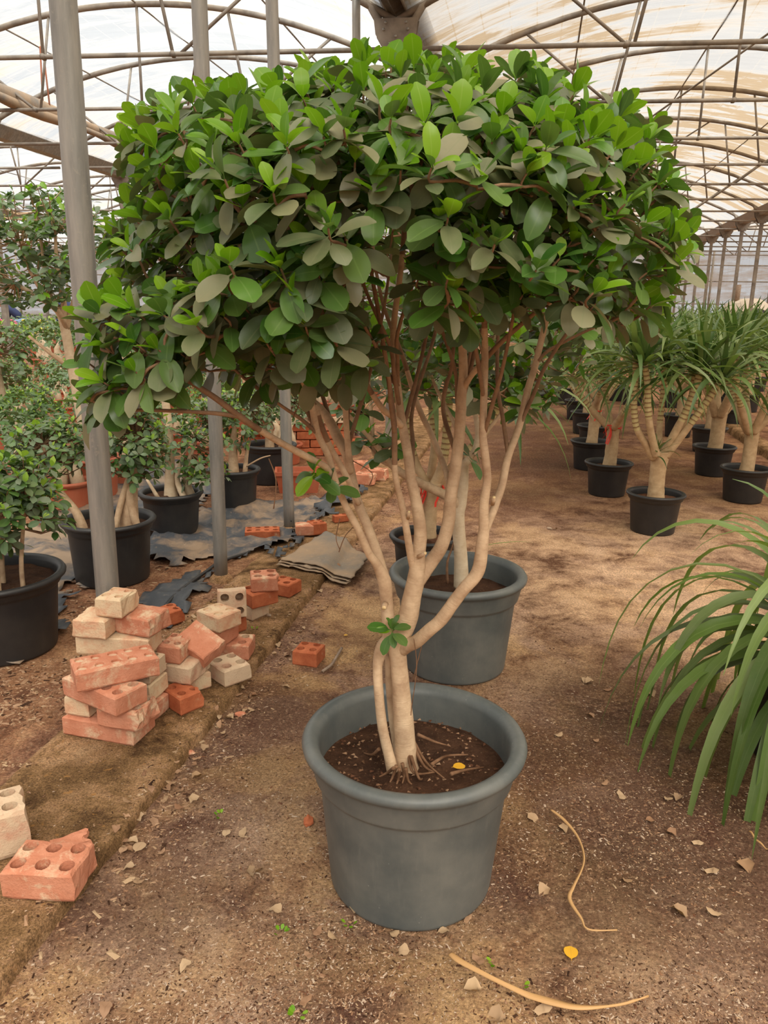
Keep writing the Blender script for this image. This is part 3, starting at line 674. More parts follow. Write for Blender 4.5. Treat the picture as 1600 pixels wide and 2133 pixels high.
# ---------------------------------------------------------------- the main ficus
POT1 = P(863, 1521, 0.405); POT1.z = gz(POT1.x, POT1.y) - 0.003
Y0 = POT1.y
ficus = empty('potted_ficus', POT1)
tag(ficus, 'large bushy ficus tree in the grey plastic pot nearest the camera', 'potted tree')
add_pot(ficus, 0.275, 0.405, 0.205, M['grey_plastic'], 0.305, seg=64)
def tr(*pts, scale=1.0):
    """traced limb: (px, py, depth offset, width px)"""
    o = []
    for (x, y, dy, w) in pts:
        p = PY(x, y, Y0 + dy); dep = (p - _C).dot(_f); o.append((p.x, p.y, p.z, w * 0.5 * dep / FPX * scale))
    return o
LIMBS = [
 ('trunk', tr((848, 1612, 0.0, 58), (844, 1590, 0.0, 50), (844, 1560, 0, 47), (840, 1500, 0, 42), (835, 1430, 0, 37), (830, 1375, 0, 36), (826, 1340, 0, 42), (838, 1315, 0, 44), (850, 1285, 0, 42), (858, 1245, 0, 39), (868, 1200, 0, 37), (871, 1160, 0, 30), (876, 1110, 0, 27), (868, 1050, 0, 24), (857, 999, 0, 22), (849, 942, 0.01, 20), (839, 890, 0.02, 19), (833, 850, 0.02, 17), (828, 804, 0.03, 16), (821, 745, 0.04, 14), (820, 680, 0.05, 13), (835, 560, 0.06, 12), (845, 440, 0.06, 11), (848, 300, 0.05, 8))),
 ('trunk', tr((818, 1605, -0.03, 26), (812, 1580, -0.03, 23), (797, 1515, -0.02, 21), (789, 1440, -0.02, 20), (787, 1385, -0.01, 21), (796, 1352, 0, 30), (812, 1335, 0, 36), (822, 1330, 0, 36))),
 ('trunk', tr((832, 1590, 0.05, 16), (818, 1500, 0.05, 17), (812, 1420, 0.04, 18), (815, 1360, 0.02, 26))),
 ('branch', tr((816, 1345, 0, 34), (810, 1310, 0, 28), (808, 1284, 0, 27), (805, 1245, 0, 27), (800, 1207, -0.01, 28), (783, 1172, -0.02, 20), (768, 1152, -0.03, 17), (747, 1104, -0.05, 16), (721, 1055, -0.06, 15), (700, 1005, -0.08, 14), (684, 950, -0.1, 14), (661, 901, -0.11, 14), (649, 841, -0.12, 14), (634, 800, -0.13, 13), (600, 720, -0.16, 10), (560, 600, -0.2, 8), (540, 480, -0.2, 6))),
 ('branch', tr((802, 1210, 0, 24), (785, 1150, 0.01, 21), (764, 1092, 0.02, 20), (745, 1045, 0.03, 20), (731, 985, 0.05, 19), (722, 945, 0.06, 21), (705, 915, 0.08, 22), (688, 880, 0.1, 21), (665, 850, 0.12, 18), (630, 818, 0.15, 16), (560, 740, 0.2, 12), (480, 640, 0.26, 10), (400, 520, 0.3, 8), (350, 400, 0.3, 6))),
 ('branch', tr((747, 1050, 0.0, 13), (728, 1005, -0.02, 13), (707, 965, -0.03, 13), (688, 930, -0.04, 12), (669, 885, -0.05, 12), (655, 845, -0.05, 12), (620, 800, -0.05, 10), (560, 690, -0.05, 8), (500, 600, -0.05, 7))),
 ('branch', tr((730, 985, 0.04, 14), (725, 930, 0.03, 13), (720, 860, 0.02, 12), (721, 800, 0.02, 11), (722, 720, 0.0, 10), (715, 620, -0.02, 8), (700, 500, -0.04, 7))),
 ('branch', tr((700, 1010, -0.07, 12), (680, 975, -0.12, 14), (650, 957, -0.16, 15), (595, 928, -0.22, 15), (540, 895, -0.28, 14), (497, 866, -0.33, 14), (450, 830, -0.36, 13), (400, 798, -0.38, 11), (330, 755, -0.4, 9), (260, 715, -0.42, 7), (210, 690, -0.42, 5))),
 ('branch', tr((497, 868, -0.33, 10), (450, 861, -0.36, 9), (380, 857, -0.38, 8), (300, 854, -0.4, 7), (250, 855, -0.4, 6), (190, 835, -0.42, 4))),
 ('branch', tr((661, 903, -0.11, 9), (630, 875, -0.13, 8), (590, 848, -0.15, 7), (555, 822, -0.18, 7), (500, 780, -0.22, 6), (460, 740, -0.25, 5))),
 ('branch', tr((862, 1185, 0.0, 17), (856, 1160, -0.01, 16), (848, 1110, -0.03, 15), (840, 1065, -0.04, 14), (832, 1030, -0.05, 13), (823, 985, -0.06, 12), (822, 905, -0.07, 12), (818, 850, -0.07, 11), (805, 760, -0.08, 10), (790, 660, -0.1, 9), (770, 540, -0.12, 8), (765, 430, -0.1, 7))),
 ('branch', tr((838, 888, 0.0, 14), (815, 865, -0.02, 14), (800, 855, -0.04, 13), (775, 820, -0.06, 12), (752, 780, -0.08, 11), (730, 745, -0.12, 10), (690, 660, -0.18, 8), (650, 560, -0.25, 6))),
 ('branch', tr((829, 805, 0.02, 11), (800, 770, 0.06, 10), (770, 740, 0.1, 10), (740, 690, 0.15, 9), (680, 600, 0.22, 8), (620, 480, 0.26, 6))),
 ('branch', tr((866, 1215, 0.0, 34), (884, 1190, 0.01, 31), (900, 1168, 0.02, 30), (920, 1137, 0.02, 28), (934, 1089, 0.02, 27), (939, 1036, 0.02, 26), (949, 972, 0.02, 25), (957, 905, 0.02, 23), (961, 830, 0.02, 21), (965, 774, 0.02, 19), (963, 717, 0.02, 17), (958, 640, 0.0, 13), (950, 540, -0.02, 10), (945, 420, -0.02, 8), (940, 300, 0, 6))),
 ('branch', tr((937, 1020, 0.02, 12), (930, 985, 0.05, 13), (920, 957, 0.08, 13), (897, 901, 0.12, 13), (875, 856, 0.15, 12), (856, 800, 0.18, 11), (838, 740, 0.2, 10), (800, 640, 0.25, 8), (780, 540, 0.28, 7), (770, 420, 0.3, 6))),
 ('branch', tr((966, 810, 0.02, 12), (980, 785, 0.0, 12), (999, 762, -0.02, 12), (1035, 722, -0.05, 11), (1075, 685, -0.08, 10), (1130, 640, -0.12, 8), (1200, 590, -0.16, 6), (1280, 550, -0.2, 5))),
 ('branch', tr((946, 935, 0.03, 10), (935, 900, 0.06, 10), (927, 875, 0.08, 10), (923, 841, 0.1, 9), (930, 800, 0.1, 9), (940, 770, 0.1, 8), (946, 710, 0.1, 8), (955, 600, 0.12, 6), (970, 480, 0.15, 5))),
 ('branch', tr((836, 1352, 0, 34), (852, 1343, -0.02, 30), (868, 1336, -0.03, 29), (895, 1312, -0.05, 28), (919, 1291, -0.06, 28), (945, 1255, -0.07, 27), (968, 1225, -0.08, 27), (988, 1203, -0.08, 28), (999, 1179, -0.08, 28), (1005, 1130, -0.08, 26), (1008, 1100, -0.08, 22), (1008, 1050, -0.08, 20), (1015, 1000, -0.08, 18), (1011, 950, -0.08, 17), (1006, 905, -0.08, 16), (1008, 830, -0.08, 15), (1010, 755, -0.08, 15), (1010, 717, -0.08, 14), (1008, 640, -0.1, 11), (1000, 540, -0.12, 8), (1000, 420, -0.12, 6))),
 ('branch', tr((1006, 1125, -0.08, 18), (1012, 1105, -0.06, 16), (1025, 1072, -0.04, 16), (1036, 1040, -0.02, 17), (1046, 1010, 0.0, 16), (1059, 950, 0.02, 15), (1081, 890, 0.05, 15), (1100, 811, 0.08, 15), (1115, 762, 0.1, 14), (1130, 699, 0.12, 13), (1150, 620, 0.12, 11), (1175, 520, 0.12, 9), (1190, 400, 0.12, 7), (1200, 280, 0.1, 5))),
 ('branch', tr((1120, 752, 0.1, 8), (1140, 732, 0.11, 7), (1170, 715, 0.12, 7), (1220, 690, 0.14, 6), (1290, 660, 0.16, 5), (1350, 620, 0.16, 4))),
 ('branch', tr((1140, 660, 0.12, 8), (1200, 580, 0.16, 7), (1270, 500, 0.2, 6), (1330, 420, 0.2, 5), (1360, 340, 0.2, 4))),
]
_rb = random.Random(17)
for (x, y, dy, x2, y2, dy2) in ((690, 880, .1, 590, 640, .3), (722, 940, .05, 690, 640, .1), (840, 890, .02, 900, 640, .1), (833, 850, .02, 760, 600, -.1), (860, 1000, 0, 905, 700, .2), (958, 900, .02, 905, 640, .05), (960, 850, .02, 1060, 560, .1), (1010, 900, -.08, 1080, 600, -.2), (1008, 830, -.08, 960, 540, -.2), (1059, 950, .02, 1040, 620, .2), (822, 905, -.07, 740, 640, -.2), (660, 900, -.1, 520, 700, -.05), (725, 930, .03, 800, 640, .15), (940, 1030, .02, 985, 700, .15), (1081, 890, .05, 1230, 620, .1), (828, 804, .03, 870, 560, -.1), (720, 860, .02, 640, 560, .1)):
    mx, my = (x + x2) / 2 + _rb.uniform(-18, 18) + (x - x2) * .12, (y + y2) / 2 + _rb.uniform(-10, 10)
    LIMBS.append(('branch', tr((x, y, dy, 9), (mx * .5 + x * .5, my * .5 + y * .5, dy * .75 + dy2 * .25, 9), (mx, my, (dy + dy2) / 2, 8), (x2, y2, dy2, 7), (x2 + (x2 - mx) * .5, y2 - 110, dy2 * 1.1, 5))))
def local(pts, org): return [(p[0] - org.x, p[1] - org.y, p[2] - org.z) for p in pts]
NODES = []
first_trunk = None
for nm, pts in LIMBS:
    sm = catmull(pts, 4)
    rr = [max(0.0016, p[3] * (1 + 0.05 * noise.noise((p[0] * 60, p[1] * 60, p[2] * 60)))) for p in sm]
    mb = MB(); mb.tube(local(sm, POT1), rr, 12 if nm == 'trunk' else 10)
    # the upper part of a limb is young brown wood
    me = mb.mesh(nm, [M['ficus_bark'], M['ficus_bark_young']])
    ks = 12 if nm == 'trunk' else 10
    for pi, pl in enumerate(me.polygons):
        i = pi // ks
        if i < len(sm) and sm[i][3] < 0.0062: pl.material_index = 1
    o = link(nm, me, ficus)
    for p in sm:
        if p[2] > POT1.z + 0.75: NODES.append((Vector(p[:3]), p[3]))
# cut stubs
for (x, y, dy, dx2, dy2, w) in ((803, 1258, -0.02, -3, 8, 13), (872, 1160, -0.02, 14, -8, 9), (1026, 1050, -0.05, 3, -14, 9), (850, 1080, -0.04, 2, -14, 7)):
    a = PY(x, y, Y0 + dy); b = PY(x + dx2, y + dy2, Y0 + dy - 0.018); wd = w * 0.5 * 1.55 / FPX
    o = MB().tube([a - POT1, b - POT1], [wd * 1.2, wd], 8).obj('cut_stub', M['ficus_bark'], ficus)
    MB().tube([b - POT1, b + (b - a).normalized() * 0.001 - POT1], wd * 0.85, 8).obj('cut_face', M['cut_wood'], o)
# surface roots
rng = random.Random(5)
for (x, y, x2, y2, x3, y3) in ((852, 1570, 862, 1610, 908, 1608), (862, 1545, 888, 1588, 926, 1622), (864, 1560, 884, 1596, 905, 1608), (862, 1550, 875, 1572, 892, 1600), (790, 1560, 775, 1572, 758, 1568), (870, 1530, 905, 1545, 930, 1552), (838, 1590, 842, 1615, 838, 1632), (826, 1595, 818, 1618, 812, 1630), (856, 1575, 872, 1620, 880, 1622), (820, 1600, 806, 1610, 790, 1618), (940, 1612, 970, 1604, 1008, 1598), (900, 1592, 930, 1575, 975, 1572), (845, 1600, 850, 1625, 858, 1634), (832, 1602, 830, 1622, 826, 1634)):
    pts = [P(x, y, 0.352), P(x2, y2, 0.322), P(x3, y3, 0.312)]
    sm = catmull([(*p, 0.0048 - 0.0015 * i) for i, p in enumerate(pts)], 5)
    MB().tube(local(sm, POT1), [p[3] for p in sm], 7).obj('surface_root', M['root_bark'], ficus)
bits = MB(); rb = random.Random(44)
for i in range(420):
    a = rb.random() * 6.28; r = 0.225 * math.sqrt(rb.random()); s_ = rb.uniform(.002, .007); c = rb.random() * 6.28
    bits.add([(r * math.cos(a) + s_ * math.cos(c + k * 2.1) * (1.5 if k == 0 else .7), r * math.sin(a) + s_ * math.sin(c + k * 2.1) * (1.5 if k == 0 else .7), .312 + (.004 if k == 3 else 0)) for k in range(3)] + [(r * math.cos(a), r * math.sin(a), .312 + s_ * .7)], [(0, 1, 3), (1, 2, 3), (2, 0, 3)], mi=rb.randrange(4))
bits.obj('soil_bits', [M['root_bark'], M['dry_leaf_dark'], M['pot_soil'], M['pot_soil_red']], ficus, smooth=False, kind='stuff')
# fine aerial roots
for pts in ([(862, 1330, -.05), (868, 1390, -.06), (858, 1470, -.05), (856, 1490, -.05)], [(708, 1080, -.06), (700, 1120, -.08), (708, 1145, -.1)], [(560, 955, -.28), (575, 1000, -.29), (570, 1060, -.3)], [(640, 790, -.2), (628, 830, -.2), (610, 870, -.2)], [(745, 1090, -.05), (720, 1115, -.06), (706, 1150, -.06)], [(735, 960, .04), (775, 985, .03), (770, 1010, .03)], [(880, 1340, -.03), (872, 1370, -.04), (860, 1420, -.04)]):
    sm = catmull([(*PY(x, y, Y0 + d), 0.0011) for x, y, d in pts], 4)
    MB().tube(local(sm, POT1), 0.0011, 5).obj('aerial_root', M['root_bark'], ficus)
# crown
CANOPY = [(108, 862), (150, 780), (135, 720), (190, 640), (230, 600), (205, 540), (250, 470), (270, 400), (240, 330), (255, 270), (330, 215), (430, 195), (560, 175), (640, 150), (740, 128), (900, 112), (1010, 150), (1110, 152), (1200, 180), (1300, 205), (1350, 230), (1370, 310), (1400, 380), (1445, 470), (1452, 540), (1435, 600), (1400, 640), (1340, 690), (1240, 670), (1180, 640), (1120, 640), (1060, 680), (990, 735), (930, 690), (885, 640), (830, 625), (800, 655), (790, 710), (745, 790), (690, 800), (600, 815), (520, 800), (440, 790), (400, 780), (330, 800), (290, 840), (200, 880)]
CC = (800, 430)
rng = random.Random(11)
centre = PY(800, 560, Y0)
ros = []
tries = 0
while len(ros) < 780 and tries < 140000:
    tries += 1
    x = rng.uniform(100, 1460); y = rng.uniform(105, 880); t = rng.uniform(-1, 1)
    if rng.random() < 0.35: t = -abs(t)
    k = max(0.05, 1 - abs(t) ** 2.6) ** 0.42
    qx = CC[0] + (x - CC[0]) / k; qy = CC[1] + (y - CC[1]) / k
    if not in_poly(qx, qy, CANOPY): continue
    low = max(0, (y - 560) / 240)
    if t > 0.25 and low > 0.3 and rng.random() < 0.8: continue
    if 770 < x < 1150 and y > 560 and t > -0.35 and rng.random() < 0.85: continue
    if x < 400 and y > 600: t = t * 0.35 - 0.55
    if 725 < x < 905 and 400 < y < 700 and not (800 < x < 905 and 560 < y < 640 and t < -.5) and (t < 0.25 or y > 640): continue
    if 905 <= x < 1010 and 640 < y and rng.random() < 0.5: continue
    edge = not in_poly(CC[0] + (qx - CC[0]) * 1.16, CC[1] + (qy - CC[1]) * 1.16, CANOPY)
    if not edge and t > -0.35 and rng.random() < 0.62: continue
    p = PY(x, y, Y0 + t * 0.60)
    if min(((p - q[0]).length for q in ros), default=1) < (0.036 if y < 330 else 0.041): continue
    ros.append((p, t, edge))
twig = MB(); leaves = []
order = sorted(ros, key=lambda r: min((r[0] - n[0]).length for n in NODES[::4]))
nodes = [n[0] for n in NODES]
NA = np.array([tuple(n) for n in nodes])
for p, t, edge in order:
    d = np.linalg.norm(NA - np.array(p), axis=1) + np.maximum(0, NA[:, 2] - p.z + 0.02) * 0.8
    j = int(np.argmin(d)); a = Vector(NA[j]); L = (p - a).length
    out = (p - centre); out.z *= 0.8; ax = (out.normalized() * 0.75 + Vector((0, 0, 0.75))).normalized()
    mid = a.lerp(p, 0.5) + Vector((0, 0, -0.10 * L)) + Vector((rng.uniform(-1, 1), rng.uniform(-1, 1), rng.uniform(-1, 1))) * 0.05 * L
    sm = catmull([(*a, 0.0034), (*mid, 0.0026), (*(p - ax * 0.02), 0.0022), (*p, 0.0016)], 3)
    twig.tube(local(sm, POT1), [q[3] for q in sm], 5, cap=False)
    NA = np.vstack([NA, np.array([q[:3] for q in sm[2:-2]])])
    rosette(rng, p - POT1, ax, 0.062, rng.choice((2, 3, 3, 4)) if (edge or t < -0.5 or p.z > 1.6) else rng.choice((1, 1, 2)), rng.choice((4, 5, 5, 6)), leaves)
# the small leafy shoots low on the stems
for (x, y, dy, n) in ((815, 1310, -0.06, 8), (655, 985, -0.16, 6), (690, 1005, -0.1, 5)):
    out = []; rosette(rng, PY(x, y, Y0 + dy) - POT1, Vector((-0.1, -0.5, 0.7)), 0.050, 3, n, out, droop=0.3)
    leaves += [(p, m, s, v, 0 if rng.random() < .35 else 1) for p, m, s, v, mi in out]
twig.obj('twigs', M['ficus_bark_young'], ficus, kind='stuff')
def leaf_score(l):
    p, m, s, vi, mi = l; c = Vector(p) + POT1 + Vector((m[0][0], m[1][0], m[2][0])) * s * 0.5
    w = c - _C; dep = w.dot(_f); n = Vector((m[0][2], m[1][2], m[2][2]))
    return (s / dep) ** 2 * abs(n.dot(w.normalized())) * (2.0 if dep < 1.25 else 1.0)
leaves.sort(key=leaf_score, reverse=True)
for p, m, s, vi, mi in leaves[:300]:
    o = link('leaf', leaf_mesh(vi, M[LEAF_M[mi]]), ficus)
    o.matrix_local = Matrix.Translation(p) @ m.to_4x4() @ Matrix.Diagonal((s, s, s, 1))
mb = MB(); place_leaves(mb, leaves[300:], LEAF); mb.obj('foliage', [M[k] for k in LEAF_M], ficus, kind='stuff')
print('ficus leaves', len(leaves), 'rosettes', len(ros))

# ---------------------------------------------------------------- second ficus in the grey pot behind
POT2 = P(954, 1186, 0.405); POT2.z = gz(POT2.x, POT2.y) - 0.003
f2 = empty('potted_ficus', POT2); tag(f2, 'pale-trunked ficus in the second grey plastic pot, standing behind the nearest one', 'potted tree')
add_pot(f2, 0.275, 0.405, 0.205, M['grey_plastic'], 0.305, seg=64)
Yb = POT2.y
def tr2(Yb, org, *pts):
    o = []
    for (x, y, dy, w) in pts:
        p = PY(x, y, Yb + dy); dep = (p - _C).dot(_f); o.append((p.x, p.y, p.z, w * 0.5 * dep / FPX))
    return o
L2 = [('trunk', [(962, 1222, 0, 34), (961, 1200, 0, 31), (960, 1160, 0, 28), (956, 1110, 0, 27), (955, 1070, 0, 26), (960, 1050, 0, 24), (966, 1010, 0, 20), (968, 970, 0, 18), (978, 955, 0, 15), (990, 935, 0, 13), (996, 900, 0.02, 12), (990, 850, 0.05, 11), (1000, 780, 0.1, 10), (1030, 700, 0.12, 8), (1050, 600, 0.1, 6)]),
      ('branch', [(958, 1060, 0, 20), (946, 1042, 0, 22), (925, 1030, 0, 20), (880, 1008, -0.03, 19), (845, 990, -0.05, 17), (815, 968, -0.06, 15), (790, 935, -0.08, 13), (765, 905, -0.1, 11), (740, 880, -0.12, 9), (715, 850, -0.15, 8), (690, 800, -0.2, 6)]),
      ('branch', [(815, 970, -0.06, 10), (780, 945, -0.05, 10), (775, 880, -0.03, 9), (768, 800, 0, 8), (760, 700, 0.05, 6)]),
      ('branch', [(968, 985, 0, 10), (960, 930, 0.06, 9), (945, 880, 0.1, 8), (905, 800, 0.2, 7), (880, 720, 0.25, 6)]),
      ('branch', [(985, 945, 0, 9), (1010, 905, 0.02, 8), (1060, 840, 0.05, 7), (1110, 760, 0.06, 6), (1160, 690, 0.06, 5)])]
nod2 = []
for nm, pts in L2:
    sm = catmull(tr2(Yb, POT2, *pts), 4)
    MB().tube(local(sm, POT2), [max(.0016, p[3]) for p in sm], 10).obj(nm, M['pale_bark'] if nm == 'trunk' else M['ficus_bark'], f2)
    nod2 += [p[:3] for p in sm if p[2] > 0.75]
MB().tube(local(catmull([(*PY(932, 1215, Yb - .03), .006), (*PY(932, 1170, Yb - .03), .007), (*PY(945, 1130, Yb), .005), (*PY(956, 1060, Yb), .003)], 4), POT2), [0.006 - 0.0003 * i for i in range(13)], 7).obj('aerial_root', M['root_bark'], f2)
rng = random.Random(21); lv = []; tw = MB(); NA = np.array(nod2)
poly2 = [(690, 840), (720, 700), (700, 500), (800, 330), (1000, 300), (1180, 380), (1270, 520), (1260, 660), (1190, 800), (1120, 860), (1050, 850), (1000, 830), (900, 850), (850, 840), (790, 830), (740, 860)]
pts2 = []
while len(pts2) < 330:
    x = rng.uniform(680, 1280); y = rng.uniform(300, 870)
    if not in_poly(x, y, poly2): continue
    if x < 1000 and y > 780 and rng.random() < 0.7: continue
    if y < 560 and rng.random() < 0.5: continue
    pts2.append(PY(x, y, Yb + rng.uniform(-0.4, 0.5)))
pts2 += [PY(795 + rng.uniform(-45, 45), 925 + rng.uniform(-25, 25), Yb + rng.uniform(-.12, .1)) for _ in range(7)] + [PY(985, 945, Yb - .04)]
for p in pts2:
    j = int(np.argmin(np.linalg.norm(NA - np.array(p), axis=1) + np.maximum(0, NA[:, 2] - p.z) * .6)); a = Vector(NA[j]); L = (p - a).length
    sm = catmull([(*a, .004), (*(a.lerp(p, .5) + Vector((0, 0, -.1 * L))), .003), (*p, .0018)], 3)
    tw.tube(local(sm, POT2), [q[3] for q in sm], 5, cap=False); NA = np.vstack([NA, np.array([q[:3] for q in sm[2:-1]])])
    small = p.z < 0.8
    rosette(rng, p - POT2, Vector((rng.uniform(-.5, .5), rng.uniform(-.6, .2), 0.8)), 0.045 if small else 0.078, rng.choice((1, 2, 2)), 5, lv)
tw.obj('twigs', M['ficus_bark_young'], f2, kind='stuff')
def split_leaves(lv, org, n, root, mats, geos_hi=LEAF, facing=None):
    def sc_(l):
        p, m, s, vi, mi = l; c = Vector(p) + org; w = c - _C; dep = w.dot(_f)
        v = (s / dep) ** 2 * (0.3 + abs(Vector((m[0][2], m[1][2], m[2][2])).dot(w.normalized())))
        return v * (facing(proj(c)) if facing else 1)
    lv.sort(key=sc_, reverse=True)
    for p, m, s, vi, mi in lv[:n]:
        o = link('leaf', leaf_mesh(vi, mats[mi]), root); o.matrix_local = Matrix.Translation(p) @ m.to_4x4() @ Matrix.Diagonal((s, s, s, 1))
    if lv[n:]:
        mb = MB(); place_leaves(mb, lv[n:], geos_hi); mb.obj('foliage', mats, root, kind='stuff')
split_leaves(lv, POT2, 140, f2, [M[k] for k in LEAF_M], LEAF_LO, lambda q: 1.0 if (q[1] > 640 and q[0] > 1020) or q[1] > 850 else 0.02)

# ---------------------------------------------------------------- strap-leaved plants
def blade_geo(rng, d, L, w, g, seg=8, fold=0.25, twist=0.0):
    d = d.normalized(); p = Vector((0, 0, 0)); side = d.cross(Vector((0, 0, 1)))
    if side.length < 0.05: side = Vector((math.cos(rng.random() * 6), math.sin(rng.random() * 6), 0))
    side.normalize(); vs = []; uv = []
    gg = g / seg
    for i in range(seg + 1):
        t = i / seg; ww = w * 0.5 * (0.55 + 0.45 * min(1, t * 3.5)) * (1 - max(0, t - 0.45) / 0.55) ** 0.8 if t < 1 else 0.0006
        sd = (side - d * side.dot(d)).normalized(); nn = sd.cross(d)
        if twist: sd = Quaternion(d, twist * t) @ sd; nn = sd.cross(d)
        vs += [p - sd * ww + nn * ww * fold, p.copy(), p + sd * ww + nn * ww * fold]; uv += [(0, t), (.5, t), (1, t)]
        p = p + d * (L / seg)
        d = (d + Vector((0, 0, -gg * (0.5 + 1.6 * t)))).normalized()
    fs = []
    for i in range(seg):
        b = i * 3; fs += [(b, b + 1, b + 4, b + 3), (b + 1, b + 2, b + 5, b + 4)]
    return vs, fs, uv
def crown_blades(rng, axis, n, L, w, spread=80, gmin=0.5, gmax=2.0, seg=8):
    axis = axis.normalized(); ref = Vector((.31, .87, .1)); a1 = (ref - axis * axis.dot(ref)).normalized(); a2 = axis.cross(a1); out = []
    for i in range(n):
        t = (i + 0.5) / n; pol = math.radians(5 + spread * t ** 0.8 + rng.uniform(-6, 6)); az = i * 2.39996 + rng.uniform(-.2, .2)
        d = axis * math.cos(pol) + (a1 * math.cos(az) + a2 * math.sin(az)) * math.sin(pol)
        LL = L * (0.55 + 0.5 * min(1, t * 2.2)) * rng.uniform(.82, 1.12)
        out.append((blade_geo(rng, d, LL, w * rng.uniform(.85, 1.15), rng.uniform(gmin, gmax) * (0.35 + t), seg, twist=rng.uniform(-.7, .7)), axis * (-0.06 * t)))
    return out
def ring_tube(root, pts, name='arm', ring_from=0.3, mats=None):
    sm = catmull(pts, 7); n = len(sm); rr = []
    for i, p in enumerate(sm):
        t = i / (n - 1); k = 1.0
        if t > ring_from and i % 2: k = 0.93
        rr.append(p[3] * k)
    me = MB().tube([p[:3] for p in sm], rr, 10).mesh(name, [M['dracaena_bark'], M['dracaena_ring']])
    for pi, pl in enumerate(me.polygons):
        if pi // 10 > ring_from * n: pl.material_index = 1
    return link(name, me, root)
def ribbons(rng, root, c, r, n=9, L=0.12):
    g = empty('ribbon_tie', c); g.parent = root
    ring = [(r * math.cos(a) * 1.08, r * math.sin(a) * 1.08, 0.012 * math.sin(2 * a)) for a in [2 * math.pi * i / 14 for i in range(15)]]
    MB().tube(ring, 0.006, 6).obj('ribbon_loop', M['ribbon'], g)
    for i in range(n):
        a = rng.random() * 6.28; x, y = r * 1.05 * math.cos(a), r * 1.05 * math.sin(a); l = L * rng.uniform(.5, 1.2); mb = MB(); vv = []
        for k in range(5):
            t = k / 4; w = 0.008 * (1 - .3 * t); o = 0.012 * math.sin(4 * t + i)
            vv += [(x * (1 + .3 * t) - w * math.sin(a) + o, y * (1 + .3 * t) + w * math.cos(a), -l * t), (x * (1 + .3 * t) + w * math.sin(a) + o, y * (1 + .3 * t) - w * math.cos(a), -l * t)]
        mb.add(vv, [(2 * k, 2 * k + 1, 2 * k + 3, 2 * k + 2) for k in range(4)]); mb.obj('ribbon_end', M['ribbon'], g)
def dracaena(loc, trunk_pts, arms, nb, L, label, group, individual=0, rib=None, seed=1, wid=0.034, mats=('blade', 'blade_dark'), R=0.19, h=0.27, spread=88, extra=None):
    rng = random.Random(seed); root = empty('potted_dracaena', loc); tag(root, label, 'potted plant', group)
    add_pot(root, R, h, R * 0.74, M['black_plastic'], h * 0.82, M['pot_soil_red'], step=0.84, lip=0.010)
    sm = catmull(trunk_pts, 5); MB().tube([p[:3] for p in sm], [p[3] * (1 + .06 * noise.noise((i * .9, seed, 0))) for i, p in enumerate(sm)], 14).obj('trunk', M['dracaena_bark'], root)
    pool = []
    for a in arms:
        ring_tube(root, a, ring_from=0.35)
        tip = Vector(a[-1][:3]); ax = (tip - Vector(a[-2][:3])).normalized() * 0.5 + Vector((0, 0, 0.75))
        for (g, off) in crown_blades(rng, ax, nb, L, wid, spread): pool.append((g, tip + off))
    if extra:
        for (g, off) in crown_blades(rng, Vector((0.1, -.3, 1)), 14, 0.16, 0.014, 60): pool.append((g, Vector(extra) + off))
    rng.shuffle(pool)
    if individual:
        for (v, f, u), p in pool[:individual]:
            me = MB().add(v, f, u).mesh('leaf', M[mats[rng.random() < .3]]); o = link('leaf', me, root); o.location = p
    rest = pool[individual:]
    if rest:
        mb = MB()
        for (v, f, u), p in rest: mb.add([q + p for q in v], f, u, 1 if rng.random() < .35 else 0)
        mb.obj('foliage', [M[m] for m in mats], root, kind='stuff')
    if rib: ribbons(rng, root, rib[:3], rib[3])
    return root
def trl(org, Yb, pts):
    return [(q[0] - org.x, q[1] - org.y, q[2] - org.z, q[3]) for q in tr2(Yb, org, *pts)]
def rimpos(px, py, h):
    p = P(px, py, h + 0.0); p.z = gz(p.x, p.y) - 0.002; return p
# the front one, traced
d1 = rimpos(1367, 1024, 0.27); Yd = d1.y
dracaena(d1, trl(d1, Yd, [(1366, 1036, 0, 36), (1367, 1020, 0, 33), (1370, 985, 0, 32), (1374, 955, 0, 36), (1376, 940, 0, 40)]),
         [trl(d1, Yd, [(1362, 955, -.02, 17), (1345, 925, -.03, 15), (1326, 890, -.04, 14), (1321, 840, -.04, 14), (1324, 780, -.03, 13), (1323, 738, -.02, 12)]),
          trl(d1, Yd, [(1368, 950, -.05, 18), (1356, 900, -.08, 15), (1350, 850, -.09, 15), (1349, 800, -.09, 14), (1342, 750, -.1, 12)]),
          trl(d1, Yd, [(1374, 945, .06, 14), (1374, 890, .12, 13), (1382, 810, .14, 12), (1384, 742, .15, 11)]),
          trl(d1, Yd, [(1384, 945, 0, 20), (1405, 905, -.02, 18), (1430, 855, -.04, 16), (1450, 805, -.04, 16), (1462, 762, -.04, 13)]),
          trl(d1, Yd, [(1384, 940, .05, 16), (1425, 880, .1, 15), (1440, 830, .12, 15), (1450, 765, .12, 13)]),
          trl(d1, Yd, [(1386, 950, -.02, 18), (1415, 915, -.04, 15), (1455, 860, -.06, 15), (1480, 825, -.06, 15), (1506, 785, -.07, 12)])],
         38, 0.60, 'dracaena with six ringed arms in the frontmost black pot of the right-hand group', 'dracaenas on the soil at right', individual=228, seed=3, extra=PY(1371, 935, Yd - .06) - d1)
